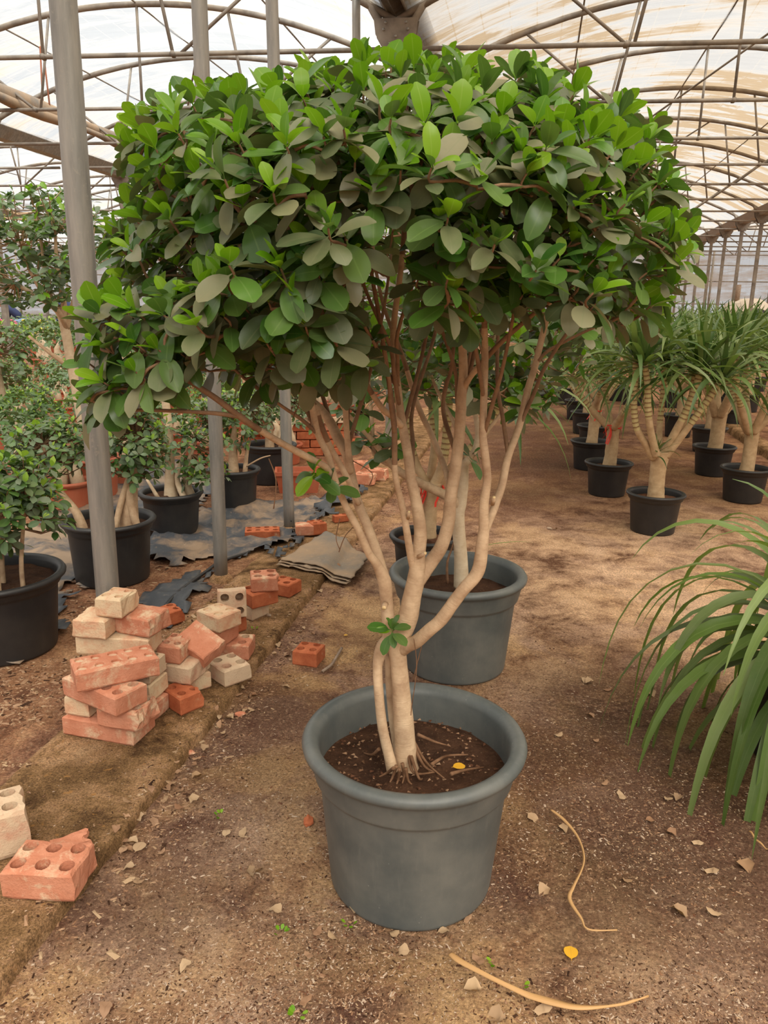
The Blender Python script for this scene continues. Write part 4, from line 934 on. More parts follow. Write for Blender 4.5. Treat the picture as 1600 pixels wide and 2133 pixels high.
# the others: trunk and arms from measured positions
def auto_arms(rng, h0, n, top, spread, r, lean=0.0):
    arms = []
    for i in range(n):
        a = 2 * math.pi * (i + rng.uniform(-.25, .25)) / n; o = spread * rng.uniform(.6, 1.15); zt = top * rng.uniform(.82, 1.08)
        ca, sa = math.cos(a), math.sin(a)
        arms.append([(ca * r * .5, sa * r * .5, h0 - .03, r * .62), (ca * o * .5, sa * o * .5, h0 + (zt - h0) * .25, r * .52), (ca * o * .85, sa * o * .85, h0 + (zt - h0) * .6, r * .48), (ca * o, sa * o, zt, r * .4)])
    return arms
def auto(px, py, hpot, label, seed, n=4, top=1.12, spread=.32, r=.05, fork=.30, rib=False, ind=0, group='dracaenas on the soil at right', L=.58, nb=34):
    rng = random.Random(seed); p = rimpos(px, py, hpot); z0 = hpot * .8; h0 = hpot + fork
    tp = [(0, 0, z0 - .03, r * 1.15), (0.01, 0, z0 + .1, r), (0.015, 0.01, h0 - .08, r * 1.0), (0.01, 0, h0, r * 1.1)]
    return dracaena(p, tp, auto_arms(rng, h0, n, top, spread, r), nb, L, label, group, individual=ind, rib=(0.01, 0, h0 - .02, r * 1.05) if rib else None, seed=seed)
auto(1269, 960, .27, 'dracaena tied with red ribbon at its fork, left of the frontmost dracaena', 31, 4, rib=True, ind=60)
auto(1555, 972, .27, 'dracaena with a split scarred trunk at the right edge of the picture', 32, 5, ind=90)
auto(1489, 927, .27, 'thick-trunked dracaena between the frontmost dracaena and the right picture edge', 33, 4, r=.062, ind=60)
auto(1232, 916, .27, 'dracaena with red ribbon strands behind the left ribboned dracaena', 34, 3, rib=True)
auto(1240, 884, .27, 'dracaena in the fourth black pot from the front of the left file', 35, 4)
auto(1222, 856, .27, 'dracaena in the fifth black pot from the front of the left file', 36, 4)
auto(1206, 832, .27, 'dracaena in the hindmost clearly seen pot of the left file', 37, 4)
auto(1478, 888, .27, 'dracaena directly behind the thick-trunked one', 38, 4)
auto(1416, 862, .27, 'dracaena behind the frontmost one, in two nested black pots', 39, 4, top=1.2)
for (x, y, sd) in ((1320, 808, 41), (1285, 800, 42), (1180, 806, 43), (1400, 812, 44), (1500, 812, 45), (1560, 820, 46), (1130, 792, 47), (1450, 780, 48), (1580, 785, 49), (1340, 778, 50), (1230, 780, 51), (1530, 850, 52)):
    auto(x, y, .27, 'distant dracaena in the dense back rows on the right', sd, 4, nb=26, top=1.15, group='distant dracaenas at right')
# the one behind the ficus stems
d12 = rimpos(886, 1112, 0.27); Y12 = d12.y
dracaena(d12, trl(d12, Y12, [(890, 1118, 0, 40), (891, 1100, 0, 36), (894, 1060, 0, 34), (897, 1030, 0, 36), (900, 1005, 0, 40)]),
         [trl(d12, Y12, [(905, 1010, 0, 22), (920, 975, 0, 20), (928, 930, 0, 19), (933, 870, 0, 18), (938, 800, 0, 16)]),
          trl(d12, Y12, [(908, 1015, .02, 22), (950, 965, .03, 20), (995, 920, .04, 20), (1025, 870, .04, 19), (1050, 815, .04, 17)]),
          trl(d12, Y12, [(890, 1010, .02, 18), (865, 960, .04, 17), (850, 890, .05, 16), (843, 800, .06, 14)]),
          trl(d12, Y12, [(895, 1005, .1, 18), (905, 930, .16, 16), (900, 860, .2, 15), (896, 790, .2, 13)])],
         30, .5, 'dracaena hung with red ribbons seen through the stems of the nearest ficus', 'dracaenas on the soil at right', rib=(0.03, -.01, 0.52, .052), seed=55)

# ---------------------------------------------------------------- arching plant at the right edge
sp = P(1650, 1575, 0.0); sp.z = gz(sp.x, sp.y) - 0.002
spl = empty('strap_leaf_plant', sp); tag(spl, 'arching strap-leaved plant spilling into the picture at the right edge', 'potted plant')
add_pot(spl, 0.17, 0.30, 0.125, M['black_plastic'], 0.25, step=.84, lip=.01)
MB().tube([(0, 0, .22), (0.005, 0, .36), (0, 0, .47)], [.03, .028, .02], 10).obj('stem', M['dracaena_bark'], spl)
rng = random.Random(77); k = 0
for zz, n, L, sprd in ((.47, 44, .90, 70), (.41, 40, .88, 86), (.34, 32, .76, 98)):
    for (v, f, u), off in crown_blades(rng, Vector((-.12, -.04, 1)), n, L, .042, sprd, 3.4, 6.0, 12):
        o = link('leaf', MB().add(v, f, u).mesh('leaf', M['blade_bright' if rng.random() < .6 else 'blade']), spl); o.location = Vector((0, 0, zz)) + off; k += 1

# ---------------------------------------------------------------- shrubs in black pots on the left
SM = ['small_leaf_lime', 'small_leaf', 'small_leaf_grey']
def shrub(loc, R, h, blobs, label, leaf=0.04, n_ind=0, stems=(), pot='black_plastic', dens=1.0, seed=1, group=None, name='potted_ficus_shrub', trunkmat='ficus_bark', base=0.78, mats=SM, young=1):
    rng = random.Random(seed); root = empty(name, loc); tag(root, label, 'potted shrub', group)
    add_pot(root, R, h, R * base, M[pot], h * .86, step=.84, lip=.012)
    NA = []
    for pts in stems:
        sm = catmull(pts, 4); MB().tube([p[:3] for p in sm], [p[3] for p in sm], 8).obj('stem', M[trunkmat], root); NA += [p[:3] for p in sm[len(sm) // 3:]]
    lv = []; tw = MB()
    if not NA: NA = [(0, 0, h)]
    NA = np.array(NA)
    for (c, r, n) in blobs:
        c = Vector(c); r = Vector(r)
        for i in range(int(n * dens * 1.5)):
            d = Vector((rng.gauss(0, 1), rng.gauss(0, 1), rng.gauss(0, 1) + .25)).normalized(); q = rng.uniform(.55, 1.0)
            p = c + Vector((d.x * r.x, d.y * r.y, d.z * r.z)) * q
            if p.z < h * .8: continue
            a = Vector(NA[int(np.argmin(np.linalg.norm(NA - np.array(p), axis=1)))])
            tw.tube([a, a.lerp(p, .5) + Vector((0, 0, -.02)), p], [.004, .003, .002], 4, cap=False)
            rosette(rng, p, d * .6 + Vector((0, 0, .6)), leaf, (young + (rng.random() < .4)) if d.z > .1 else (rng.random() < .3), 5, lv, droop=.3, nv=2 if not n_ind else 5)
    tw.obj('twigs', M['ficus_bark_young'], root, kind='stuff')
    mm = [M[k] for k in mats]
    split_leaves(lv, Vector(loc), n_ind, root, mm, LEAF_LO)
    return root
def st(*pts): return list(pts)
# far left, cut by the picture edge
s1 = rimpos(-8, 1205, .33)
shrub(s1, .265, .33, [((.06, -.02, .58), (.27, .27, .17), 80), ((.10, .0, .70), (.20, .2, .11), 40), ((-.15, 0, .6), (.2, .2, .16), 30)], 'leafy ficus shrub in the black pot cut by the left picture edge', .052, 140,
      [st((.02, 0, .24, .016), (.03, 0, .4, .013), (.05, .02, .6, .008)), st((.12, -.03, .25, .010), (.13, -.04, .4, .009), (.16, -.02, .62, .006)), st((-.05, -.06, .25, .02), (-.06, -.05, .4, .014), (-.02, -.05, .6, .008)), st((.06, -.1, .25, .008), (.07, -.1, .45, .006), (.08, -.08, .6, .004))], seed=101, young=2)
# behind the thick post
s2 = rimpos(227, 1088, .33)
shrub(s2, .235, .33, [((-.27, 0, .68), (.22, .2, .15), 85), ((.16, .02, .72), (.17, .2, .24), 90)], 'twin-headed ficus shrub with gnarled roots in black pot behind the thick post', .046, 140,
      [st((.10, 0, .24, .055), (.11, 0, .38, .045), (.13, .02, .5, .024), (.16, .02, .75, .01)), st((.17, -.05, .25, .018), (.13, -.03, .40, .022), (.11, 0, .5, .02)), st((-.12, -.03, .25, .03), (-.15, -.03, .36, .022), (-.24, -.02, .5, .012), (-.3, 0, .7, .007)), st((.05, -.08, .25, .014), (.08, -.05, .4, .016), (.12, 0, .55, .012)), st((-.17, -.05, .26, .012), (-.23, -.06, .34, .009), (-.3, -.05, .42, .006))], seed=102, trunkmat='ficus_bark')
# standard tree in the next pot
s3 = rimpos(356, 1030, .27)
shrub(s3, .20, .27, [((.10, 0, .52), (.30, .16, .17), 50), ((-.06, .1, 1.12), (.32, .3, .2), 70), ((.2, 0, .36), (.18, .12, .06), 12)], 'slim pale-trunked ficus with sprouting base in black pot left of the second post', .046, 70,
      [st((.0, 0, .2, .05), (.0, 0, .33, .034), (.01, 0, .6, .026), (-.01, 0, .9, .024), (-.08, .03, 1.15, .010)), st((-.01, 0, .86, .02), (.08, 0, 1.0, .012), (.2, 0, 1.15, .006)), st((0, 0, .8, .015), (-.15, 0, .98, .010), (-.3, 0, 1.12, .005)), st((.1, -.05, .22, .02), (.05, -.02, .36, .016), (.12, 0, .55, .006)), st((.12, .02, .22, .035), (.10, 0, .38, .02), (.18, 0, .6, .007)), st((-.06, -.05, .22, .014), (-.13, -.06, .36, .008))], seed=103, trunkmat='pale_bark')
s4 = rimpos(487, 982, .28)
shrub(s4, .19, .28, [((.0, 0, .62), (.30, .22, .2), 95)], 'round ficus shrub in black pot between the second and third posts', .042, 60,
      [st((.0, 0, .22, .04), (.0, 0, .4, .03), (.02, 0, .6, .012)), st((.08, -.02, .22, .02), (.1, 0, .4, .012), (.16, 0, .6, .006)), st((-.07, 0, .22, .02), (-.1, 0, .42, .012), (-.18, 0, .62, .006)), st((.1, -.05, .3, .006), (.2, -.06, .36, .005), (.27, -.05, .38, .003))], seed=104)
s5 = rimpos(562, 930, .32)
shrub(s5, .22, .32, [((.0, 0, .66), (.36, .3, .2), 85)], 'lime-tipped ficus shrub in black pot left of the third post', .045, 0,
      [st((.0, 0, .25, .04), (.0, 0, .45, .03), (.02, 0, .6, .012)), st((.08, 0, .25, .02), (.12, 0, .45, .012), (.2, 0, .65, .006))], seed=105, young=2)

# standard ficus tree at upper left
T0 = P(196, 1040, 0.0); T0.z = gz(T0.x, T0.y)
tl = empty('standard_ficus_tree', T0); tag(tl, 'tall round-headed ficus standing behind the thick grey post', 'potted tree')
Yt = T0.y
add_pot(tl, .22, .30, .17, M['terracotta'], .25, step=.84, lip=.012)
lim = [('trunk', [(192, 990, 0, 40), (186, 930, 0, 30), (172, 870, 0, 25), (158, 800, 0, 22), (146, 740, 0, 20), (137, 690, 0, 20), (128, 660, 0, 16), (112, 640, 0, 12), (70, 612, 0, 10), (30, 590, 0, 7)]),
       ('branch', [(136, 690, 0, 14), (135, 650, 0, 13), (128, 600, .05, 11), (118, 540, .05, 8), (115, 470, .05, 5)]), ('branch', [(140, 685, 0, 12), (122, 650, -.1, 11), (95, 620, -.12, 9), (60, 560, -.12, 6), (40, 500, -.1, 4)]),
       ('branch', [(138, 690, 0, 12), (150, 640, 0, 10), (165, 590, 0, 8), (190, 520, 0, 5)]), ('branch', [(150, 770, 0, 10), (110, 740, -.1, 8), (60, 700, -.1, 6)]), ('branch', [(130, 650, 0, 8), (100, 600, .1, 7), (85, 500, .15, 5), (75, 430, .1, 4)])]
NA = []
for nm, pts in lim:
    sm = catmull(trl(T0, Yt, pts), 4); MB().tube([p[:3] for p in sm], [p[3] for p in sm], 9).obj(nm, M['pale_bark' if nm == 'trunk' else 'ficus_bark'], tl); NA += [p[:3] for p in sm if p[2] > 1.0]
NA = np.array(NA); rng = random.Random(61); lv = []; tw = MB()
polyT = [(-60, 420), (30, 395), (110, 388), (180, 400), (225, 470), (240, 530), (215, 560), (160, 560), (130, 590), (150, 620), (120, 650), (40, 640), (-10, 630), (-60, 600)]
cnt = 0
while cnt < 210:
    x = rng.uniform(-70, 245); y = rng.uniform(385, 655)
    if not in_poly(x, y, polyT): continue
    cnt += 1; p = PY(x, y, Yt + rng.uniform(-.5, .5)) - T0
    a = Vector(NA[int(np.argmin(np.linalg.norm(NA - np.array(p), axis=1)))])
    tw.tube([a, a.lerp(p, .5) + Vector((0, 0, -.04)), p], [.005, .004, .0025], 4, cap=False)
    rosette(rng, p, Vector((rng.uniform(-.5, .5), rng.uniform(-.7, .2), .8)), .078, 1, 6, lv, droop=.4)
tw.obj('twigs', M['ficus_bark'], tl, kind='stuff')
split_leaves(lv, T0, 150, tl, [M['leaf_young'], M['small_leaf'], M['small_leaf_grey']], LEAF_LO)

# two thinner standards farther back on the left
def small_standard(px, py, top, label, seed):
    p = P(px, py, 0); p.z = gz(p.x, p.y)
    H = top
    return shrub(p, .2, .26, [((0, 0, H), (.4, .4, .3), 60)], label, .07, 0, [st((0, 0, .2, .045), (.02, 0, H * .4, .034), (-.01, 0, H * .8, .026), (0, 0, H, .01))], pot='terracotta', seed=seed, trunkmat='pale_bark', name='standard_ficus_tree')
small_standard(487, 900, 1.45, 'pale-trunked ficus standard just right of the second post, far back', 63)
small_standard(20, 960, .95, 'dark-leaved ficus standard at the left edge under the round-headed tree', 64)

# ---------------------------------------------------------------- terracotta containers and the mass of low plants
def tray(loc, rz, label, L=.42, W=.24, H=.17):
    root = empty('planter_box', loc, rz); tag(root, label, 'planter')
    mb = MB(); t = .012
    def ring(l, w, z): return [(-l / 2, -w / 2, z), (l / 2, -w / 2, z), (l / 2, w / 2, z), (-l / 2, w / 2, z)]
    rings = [ring(L * .8, W * .75, 0), ring(L * .94, W * .93, H - .03), ring(L * 1.0, W * 1.02, H - .03), ring(L * 1.0, W * 1.02, H), ring(L * .9, W * .88, H), ring(L * .78, W * .72, .03)]
    vv = [p for r in rings for p in r]; ff = [(0, 3, 2, 1), (20, 21, 22, 23)] + [(i * 4 + k, i * 4 + (k + 1) % 4, (i + 1) * 4 + (k + 1) % 4, (i + 1) * 4 + k) for i in range(5) for k in range(4)]
    mb.add(vv, ff); mb.obj('box', M['terracotta'], root, smooth=False)
    m2 = MB(); m2.add(ring(L * .84, W * .8, H * .55), [(0, 1, 2, 3)]); m2.obj('soil', M['pot_soil'], root)
    return root
tp_ = P(622, 1022, .03); tp_.z = gz(tp_.x, tp_.y) - .001
tray(tp_, .12, 'empty terracotta window box behind the third post', .36, .22, .17)
tp_ = P(700, 905, .03); tp_.z = gz(tp_.x, tp_.y) + .30
PROTO = []
def low_plant(seed, lime=False, stems=3, R=.16, h=.17, wide=.27, leaf=.05, grey=True, pot='terracotta'):
    rng = random.Random(seed); root = empty('low_nursery_plant', (0, 0, -20))
    add_pot(root, R, h, R * .8, M[pot], h * .85, M['pot_soil_red'], seg=24, step=.84, lip=.010)
    mb = MB()
    for i in range(stems):
        a = 6.28 * i / stems + rng.random(); x, y = .05 * math.cos(a), .05 * math.sin(a)
        mb.tube([(x * 1.6, y * 1.6, h * .7), (x * 1.2, y * 1.2, h + .05), (x, y, h + .12), (x * 2, y * 2, h + .2)], [.045, .04, .025, .008], 8)
    mb.obj('swollen_stems', M['pale_bark'], root)
    lv = []
    for i in range(70):
        d = Vector((rng.gauss(0, 1), rng.gauss(0, 1), abs(rng.gauss(0, .8)) - .15)).normalized(); p = Vector((d.x * wide, d.y * wide, h + .2 + d.z * wide * .75)) * 1.0
        rosette(rng, p, d + Vector((0, 0, .5)), leaf, 1 if lime or rng.random() < .3 else 0, 5, lv, nv=1)
    mb = MB(); place_leaves(mb, lv, LEAF_XLO); mb.obj('foliage', [M[k] for k in (('small_leaf_lime', 'small_leaf', 'small_leaf') if lime else ('small_leaf', 'small_leaf', 'small_leaf_grey'))], root, kind='stuff')
    return root
PROTO = [low_plant(1), low_plant(2, stems=2), low_plant(3, lime=True), low_plant(4, stems=4, wide=.32)]
rng = random.Random(91); used = set(); lows = []
taken = [(s1.x, s1.y, .5), (s2.x, s2.y, .5), (s3.x, s3.y, .45), (s4.x, s4.y, .45), (s5.x, s5.y, .5), (T0.x, T0.y, .45)]
def put_low(x, y, sc_, i=None):
    i = rng.randrange(4) if i is None else i
    if i not in used: o = PROTO[i]; used.add(i)
    else: o = copy_tree(PROTO[i])
    o.location = (x, y, gz(x, y) - .002); o.rotation_euler = (0, 0, rng.random() * 6.28); o.scale = (sc_,) * 3; lows.append(o); return o
COLS = [G(-SPAN, k * DS) for k in (2, 4, 6, 8, 10, 12)] + [G(-2 * SPAN, k * DS) for k in (6, 8, 10, 12)] + [G(0, k * DS) for k in (2, 4, 6, 8)] + [PY(12, 712, 22.0), PY(70, 706, 22.4), PY(110, 712, 23.6), PY(8, 735, 18.5), PY(46, 690, 26.), PY(141, 690, 24.)]
def clear(x, y, r): return all((x - c.x) ** 2 + (y - c.y) ** 2 > r * r for c in COLS)
for row in range(9):
    y = 6.0 + row * .85
    x = -0.5 * y - 0.6
    while True:
        x += .74 * rng.uniform(.95, 1.1)
        if kerb_off(x, y) < 1.15: break
        xx, yy = x + rng.uniform(-.08, .08), y + rng.uniform(-.1, .1)
        if any((xx - a) ** 2 + (yy - b) ** 2 < r * r * .9 for a, b, r in taken): continue
        if clear(xx, yy, .45): put_low(xx, yy, rng.uniform(.85, 1.15))
for o in lows: tag(o, 'low grey-green nursery plant in a terracotta pot in the middle rows left of the posts', 'potted plant', 'low plants in terracotta pots, left')
n_mid = len(lows)
for row in range(9):
    y = 14.6 + row * 1.9
    x = -0.52 * y
    while True:
        x += 1.35 * rng.uniform(.95, 1.15)
        if kerb_off(x, y) < 1.3: break
        if clear(x, y, .95): put_low(x, y + rng.uniform(-.2, .2), rng.uniform(1.5, 2.0))
for o in lows[n_mid:]: tag(o, 'distant bushy nursery plant in the far rows at left', 'potted plant', 'distant bushy plants, left')
for i, (x, y, lab) in enumerate(((140, 1005, 'broad terracotta pot plant peeking between the two left shrubs'), (20, 1000, 'terracotta pot plant at the left edge above the cut-off black pot'), (60, 935, 'second terracotta pot plant at the left edge, under the round-headed tree'))):
    p = P(x, y, .2); o = put_low(p.x, p.y, 1.15, i); tag(o, lab, 'potted plant', 'terracotta pot plants at left edge')

# ================================================================ BRICKS
_brick_me = {}
def brick_mesh(L, W, H, nx, ny, mat, seed, broken=0.0, filled=False, holes_side=False):
    key = (round(L, 3), round(W, 3), round(H, 3), nx, ny, mat.name, seed, broken, filled)
    if key in _brick_me: return _brick_me[key]
    NS = 12; vs = []; fs = []; fills = []
    def V(x, y, z): vs.append((x, y, z)); return len(vs) - 1
    cx = L / max(nx, 1); cy = W / max(ny, 1); per = []
    def sq(x0, y0, w, h):  # 12 points round a cell, starting at lower left going ccw
        pts = []
        for i in range(3): pts.append((x0 + w * i / 3, y0))
        for i in range(3): pts.append((x0 + w, y0 + h * i / 3))
        for i in range(3): pts.append((x0 + w - w * i / 3, y0 + h))
        for i in range(3): pts.append((x0, y0 + h - h * i / 3))
        return pts
    rh = min(cx, cy) * 0.31
    if nx == 0: cells = [(i, j) for i in range(4) for j in range(2)]; cx = L / 4; cy = W / 2
    else: cells = [(i, j) for i in range(nx) for j in range(ny)]
    for (i, j) in cells:
        x0 = -L / 2 + i * cx; y0 = -W / 2 + j * cy; o = sq(x0, y0, cx, cy); mx, my = x0 + cx / 2, y0 + cy / 2
        oi = [V(x, y, H) for x, y in o]
        if nx == 0:
            fs.append(tuple(oi)); continue
        ci = []; bi = []; dep = H * (0.90 if filled else 0.25)
        for x, y in o:
            a = math.atan2(y - my, x - mx)
            ci.append(V(mx + rh * math.cos(a), my + rh * math.sin(a), H)); bi.append(V(mx + rh * .92 * math.cos(a), my + rh * .92 * math.sin(a), dep))
        for k in range(NS):
            n = (k + 1) % NS
            fs.append((oi[k], oi[n], ci[n], ci[k])); fs.append((ci[k], ci[n], bi[n], bi[k]))
        fs.append(tuple(bi)); fills.append(len(fs) - 1)
    # perimeter
    nxp = (nx or 4) * 3; nyp = (ny or 2) * 3
    ring = [(-L / 2 + L * i / nxp, -W / 2) for i in range(nxp)] + [(L / 2, -W / 2 + W * i / nyp) for i in range(nyp)] + [(L / 2 - L * i / nxp, W / 2) for i in range(nxp)] + [(-L / 2, W / 2 - W * i / nyp) for i in range(nyp)]
    lev = [H, H * .9, H * .5, H * .1, 0]
    rows = [[V(x, y, z) for x, y in ring] for z in lev]
    n = len(ring)
    for a in range(4):
        for k in range(n): fs.append((rows[a + 1][k], rows[a + 1][(k + 1) % n], rows[a][(k + 1) % n], rows[a][k]))
    fs.append(tuple(rows[4][::-1]))
    out = []
    for (x, y, z) in vs:
        q = Vector((x * 16 + seed * 3.1, y * 16, z * 16)); d = noise.noise_vector(q) * 0.0026 + noise.noise_vector(q * 3.3) * 0.0012
        ex = min(L / 2 - abs(x), W / 2 - abs(y)); ez = min(z, H - z)
        if ex < 0.004 and ez < 0.004:     # worn arrises
            c = 0.0035 + 0.004 * max(0, noise.noise((x * 30 + seed, y * 30, z * 30)))
            d += Vector((-math.copysign(c, x) if L / 2 - abs(x) < .004 else 0, -math.copysign(c, y) if W / 2 - abs(y) < .004 else 0, -c * .6 if z > H / 2 else c * .3))
        if broken and x > L / 2 - 0.004:  # snapped end
            d += Vector((-broken * (0.5 + 1.1 * noise.noise((seed * 7, y * 28, z * 24))), 0, 0))
        out.append((x + d.x, y + d.y, max(0, z + d.z) if z > 0 else max(-0.001, min(0.001, d.z))))
    me = bpy.data.meshes.new('brick'); bm = bmesh.new(); bv = [bm.verts.new(v) for v in out]
    fl_ = set(fills)
    for fi, f in enumerate(fs):
        try:
            nf = bm.faces.new([bv[i] for i in f])
            if filled and fi in fl_: nf.material_index = 1
        except ValueError: pass
    bmesh.ops.remove_doubles(bm, verts=bm.verts, dist=0.0004); bmesh.ops.recalc_face_normals(bm, faces=bm.faces)
    bm.to_mesh(me); bm.free(); me.materials.append(mat); me.materials.append(M['brick_mortar']); _brick_me[key] = me
    return me
BH = 0.068; KZ = 0.042
BN = [0]
def brick(a, b, z, label, mat='brick_salmon', along=.25, deep=.12, holes=(5, 2), broken=0.0, filled=False, group='loose bricks on the kerb', H=BH, tilt=(0, 0), name='brick', flip=False):
    """a, b: surveyed pixels of the lower front edge, left and right end"""
    A = P(a[0], a[1], z); B = P(b[0], b[1], z); mid = (A + B) / 2; d = (B - A); d.z = 0; d.normalize(); n = Vector((-d.y, d.x, 0))
    if n.dot(mid - Vector((0, 0, z))) < 0: n = -n
    BN[0] += 1
    me = brick_mesh(along, deep, H, holes[0], holes[1], M[mat], BN[0] % 9, broken, filled)
    o = link(name, me); c = mid + n * (deep / 2); o.location = (c.x, c.y, z); o.rotation_euler = (tilt[0], tilt[1], math.atan2(d.y, d.x) + (math.pi if flip else 0))
    tag(o, label, 'brick', group); return o
g1 = 'bricks of the large pile'
Lz = lambda k: KZ + k * (BH + .001)
brick((123, 1529), (289, 1558), Lz(0), 'bottom front brick of the large pile, lying on the kerb', 'brick_salmon', .262, .125, (5, 2), group=g1)
brick((208, 1514), (289, 1527), Lz(1), 'chipped half brick in the second course of the large pile front', 'brick_salmon', .15, .12, (3, 2), .02, group=g1)
brick((128, 1487), (196, 1498), Lz(1), 'shadowed half brick wedged at left in the second course of the large pile', 'brick_pale', .09, .12, (2, 2), .0, group=g1)
brick((125, 1446), (252, 1500), Lz(2), 'diagonal full brick with open holes under the ten-hole brick of the large pile', 'brick_salmon', .255, .12, (5, 2), group=g1)
brick((179, 1441), (317, 1411), Lz(3), 'tilted ten-hole brick with mortar-filled holes on front of the large pile', 'brick_salmon', .252, .118, (5, 2), filled=True, group=g1)
brick((316, 1509), (347, 1483), Lz(0), 'bottom right brick of the large pile, end showing', 'brick_salmon', .12, .25, (2, 4), group=g1)
brick((318, 1464), (346, 1438), Lz(1), 'second-course right brick of the large pile, end showing', 'brick_pale', .12, .25, (2, 4), group=g1)
brick((317, 1423), (341, 1401), Lz(2), 'pale-ended brick right of the ten-hole brick in the large pile', 'brick_mortar', .115, .24, (2, 4), group=g1)
brick((155, 1363), (316, 1371), Lz(3) + .002, 'long mortar-smeared brick carrying the upper courses of the large pile', 'brick_pale', .255, .12, (0, 0), group=g1)
brick((147, 1327), (222, 1334), Lz(4) + .003, 'broken half brick on the upper left of the large pile', 'brick_pale', .125, .12, (0, 0), .012, group=g1, flip=True)
brick((236, 1317), (320, 1332), Lz(4) + .003, 'cracked brick on the upper right of the large pile', 'brick_salmon', .14, .12, (0, 0), .01, group=g1)
brick((201, 1284), (255, 1290), Lz(5) + .005, 'half brick crowning the large pile', 'brick_pale', .10, .115, (2, 2), .01, filled=True, group=g1)
g2 = 'bricks of the small heap'
brick((377, 1493), (428, 1472), Lz(0), 'dark red four-hole half brick at the near end of the small heap', 'brick_red', .10, .12, (2, 2), .02, group=g2)
brick((402, 1445), (428, 1436), Lz(0), 'mostly hidden brick under the mortar-caked block', 'brick_pale', .10, .2, (0, 0), group=g2)
brick((345, 1420), (399, 1429), Lz(1), 'mortar-caked pale block above the dark red half brick', 'brick_mortar', .105, .14, (0, 0), .008, group=g2)
brick((334, 1381), (370, 1385), Lz(2), 'salmon four-hole half brick beside the upright of the large pile', 'brick_salmon', .085, .12, (2, 2), group=g2)
brick((471, 1433), (524, 1414), Lz(0), 'cream-faced four-hole half brick at the right of the small heap', 'brick_mortar', .12, .13, (2, 2), .01, group=g2)
brick((455, 1374), (515, 1377), Lz(0), 'four-hole brick lying behind the cream-faced half brick', 'brick_salmon', .13, .115, (2, 2), group=g2)
brick((410, 1347), (462, 1352), Lz(0), 'brick under the slanting one in the middle of the small heap', 'brick_pale', .13, .13, (3, 2), group=g2)
brick((403, 1300), (464, 1324), Lz(2), 'upper four-hole brick of the small heap, corner to the camera', 'brick_pale', .13, .115, (2, 2), filled=True, group=g2)
brick((405, 1338), (462, 1350), Lz(1), 'supporting brick below the upper four-hole brick', 'brick_salmon', .13, .12, (2, 2), group=g2)
brick((490, 1322), (516, 1312), Lz(0), 'small red lump under the brick with holes facing the camera', 'brick_red', .07, .11, (0, 0), .01, group=g2)
brick((520, 1297), (568, 1276), Lz(0), 'greyish rubble brick under the far stack of the heap', 'brick_mortar', .12, .12, (0, 0), .015, group=g2)
brick((524, 1270), (581, 1256), Lz(1), 'red brick in the middle of the far stack', 'brick_red', .13, .12, (2, 2), group=g2)
brick((528, 1235), (578, 1232), Lz(2), 'four-hole half brick topping the far stack', 'brick_salmon', .12, .12, (2, 2), .012, group=g2)
brick((598, 1249), (632, 1230), Lz(0), 'dark orange four-hole half brick beyond the far stack', 'brick_red', .11, .12, (2, 2), group=g2)
brick((341, 1310), (384, 1296), .035, 'dark orange broken brick between the large pile and the small heap', 'brick_red', .12, .1, (2, 2), .025, group=g2)
# slanting and on-edge bricks
o = link('brick', brick_mesh(.15, .11, BH * .9, 0, 0, M['brick_salmon'], 4, .01)); c = P(418, 1340, .215); o.rotation_euler = (math.radians(24), math.radians(22), math.radians(-28)); o.location = c - o.rotation_euler.to_matrix() @ Vector((0, 0, BH / 2)); tag(o, 'slanting red brick with cream mortar splashes in the middle of the small heap', 'brick', g2)
o = link('brick', brick_mesh(.12, .12, BH, 2, 2, M['brick_mortar'], 5)); c = P(478, 1290, Lz(1)); o.location = (c.x, c.y + .06, Lz(1) + .06); o.rotation_euler = (math.radians(82), 0, math.radians(14)); tag(o, 'brick on edge with its four dark holes facing the camera', 'brick', g2)
g3 = 'single bricks'
brick((610, 1386), (660, 1393), gz(*P(630, 1390).xy) - .002, 'lone four-hole half brick on the path between heap and pot', 'brick_red', .105, .10, (2, 2), group=g3)
brick((6, 1873), (160, 1882), KZ, 'orange six-hole brick at lower left on the kerb edge', 'brick_salmon', .178, .118, (3, 2), .006, group=g3, H=.078)
brick((-60, 1812), (48, 1780), KZ, 'mortared brick cut by the left picture edge', 'brick_mortar', .17, .12, (2, 2), .015, group=g3, H=.13)
brick((104, 1800), (204, 1765), KZ, 'broken hollow shard behind the orange six-hole brick', 'brick_salmon', .10, .06, (0, 0), .02, group=g3, H=.03)
brick((514, 1127), (580, 1125), .036, 'eight-hole brick lying left of the third post', 'brick_red', .21, .11, (4, 2), group=g3, H=.06)
brick((618, 1117), (652, 1116), .052, 'salmon half brick right of the foot of the third post', 'brick_salmon', .11, .1, (0, 0), group=g3, H=.065)
brick((654, 1116), (681, 1112), .052, 'dark red half brick touching the salmon one by the third post', 'brick_red', .09, .1, (2, 2), group=g3, H=.075)
brick((697, 1090), (727, 1087), KZ, 'small two-hole fragment on the kerb beyond the tarp', 'brick_red', .1, .05, (2, 1), group=g3, H=.05)
for (a, b, lab, z) in (((745, 1010), (768, 1012), 'rounded broken brick on the far kerb, front of three', 0), ((765, 1000), (800, 1003), 'broken brick on the far kerb, rightmost of three', 0), ((735, 985), (765, 985), 'pale broken brick on the far kerb, hindmost of three', 0)):
    brick(a, b, KZ, lab, 'brick_salmon', .17, .13, (2, 2), .03, group=g3, H=.09)
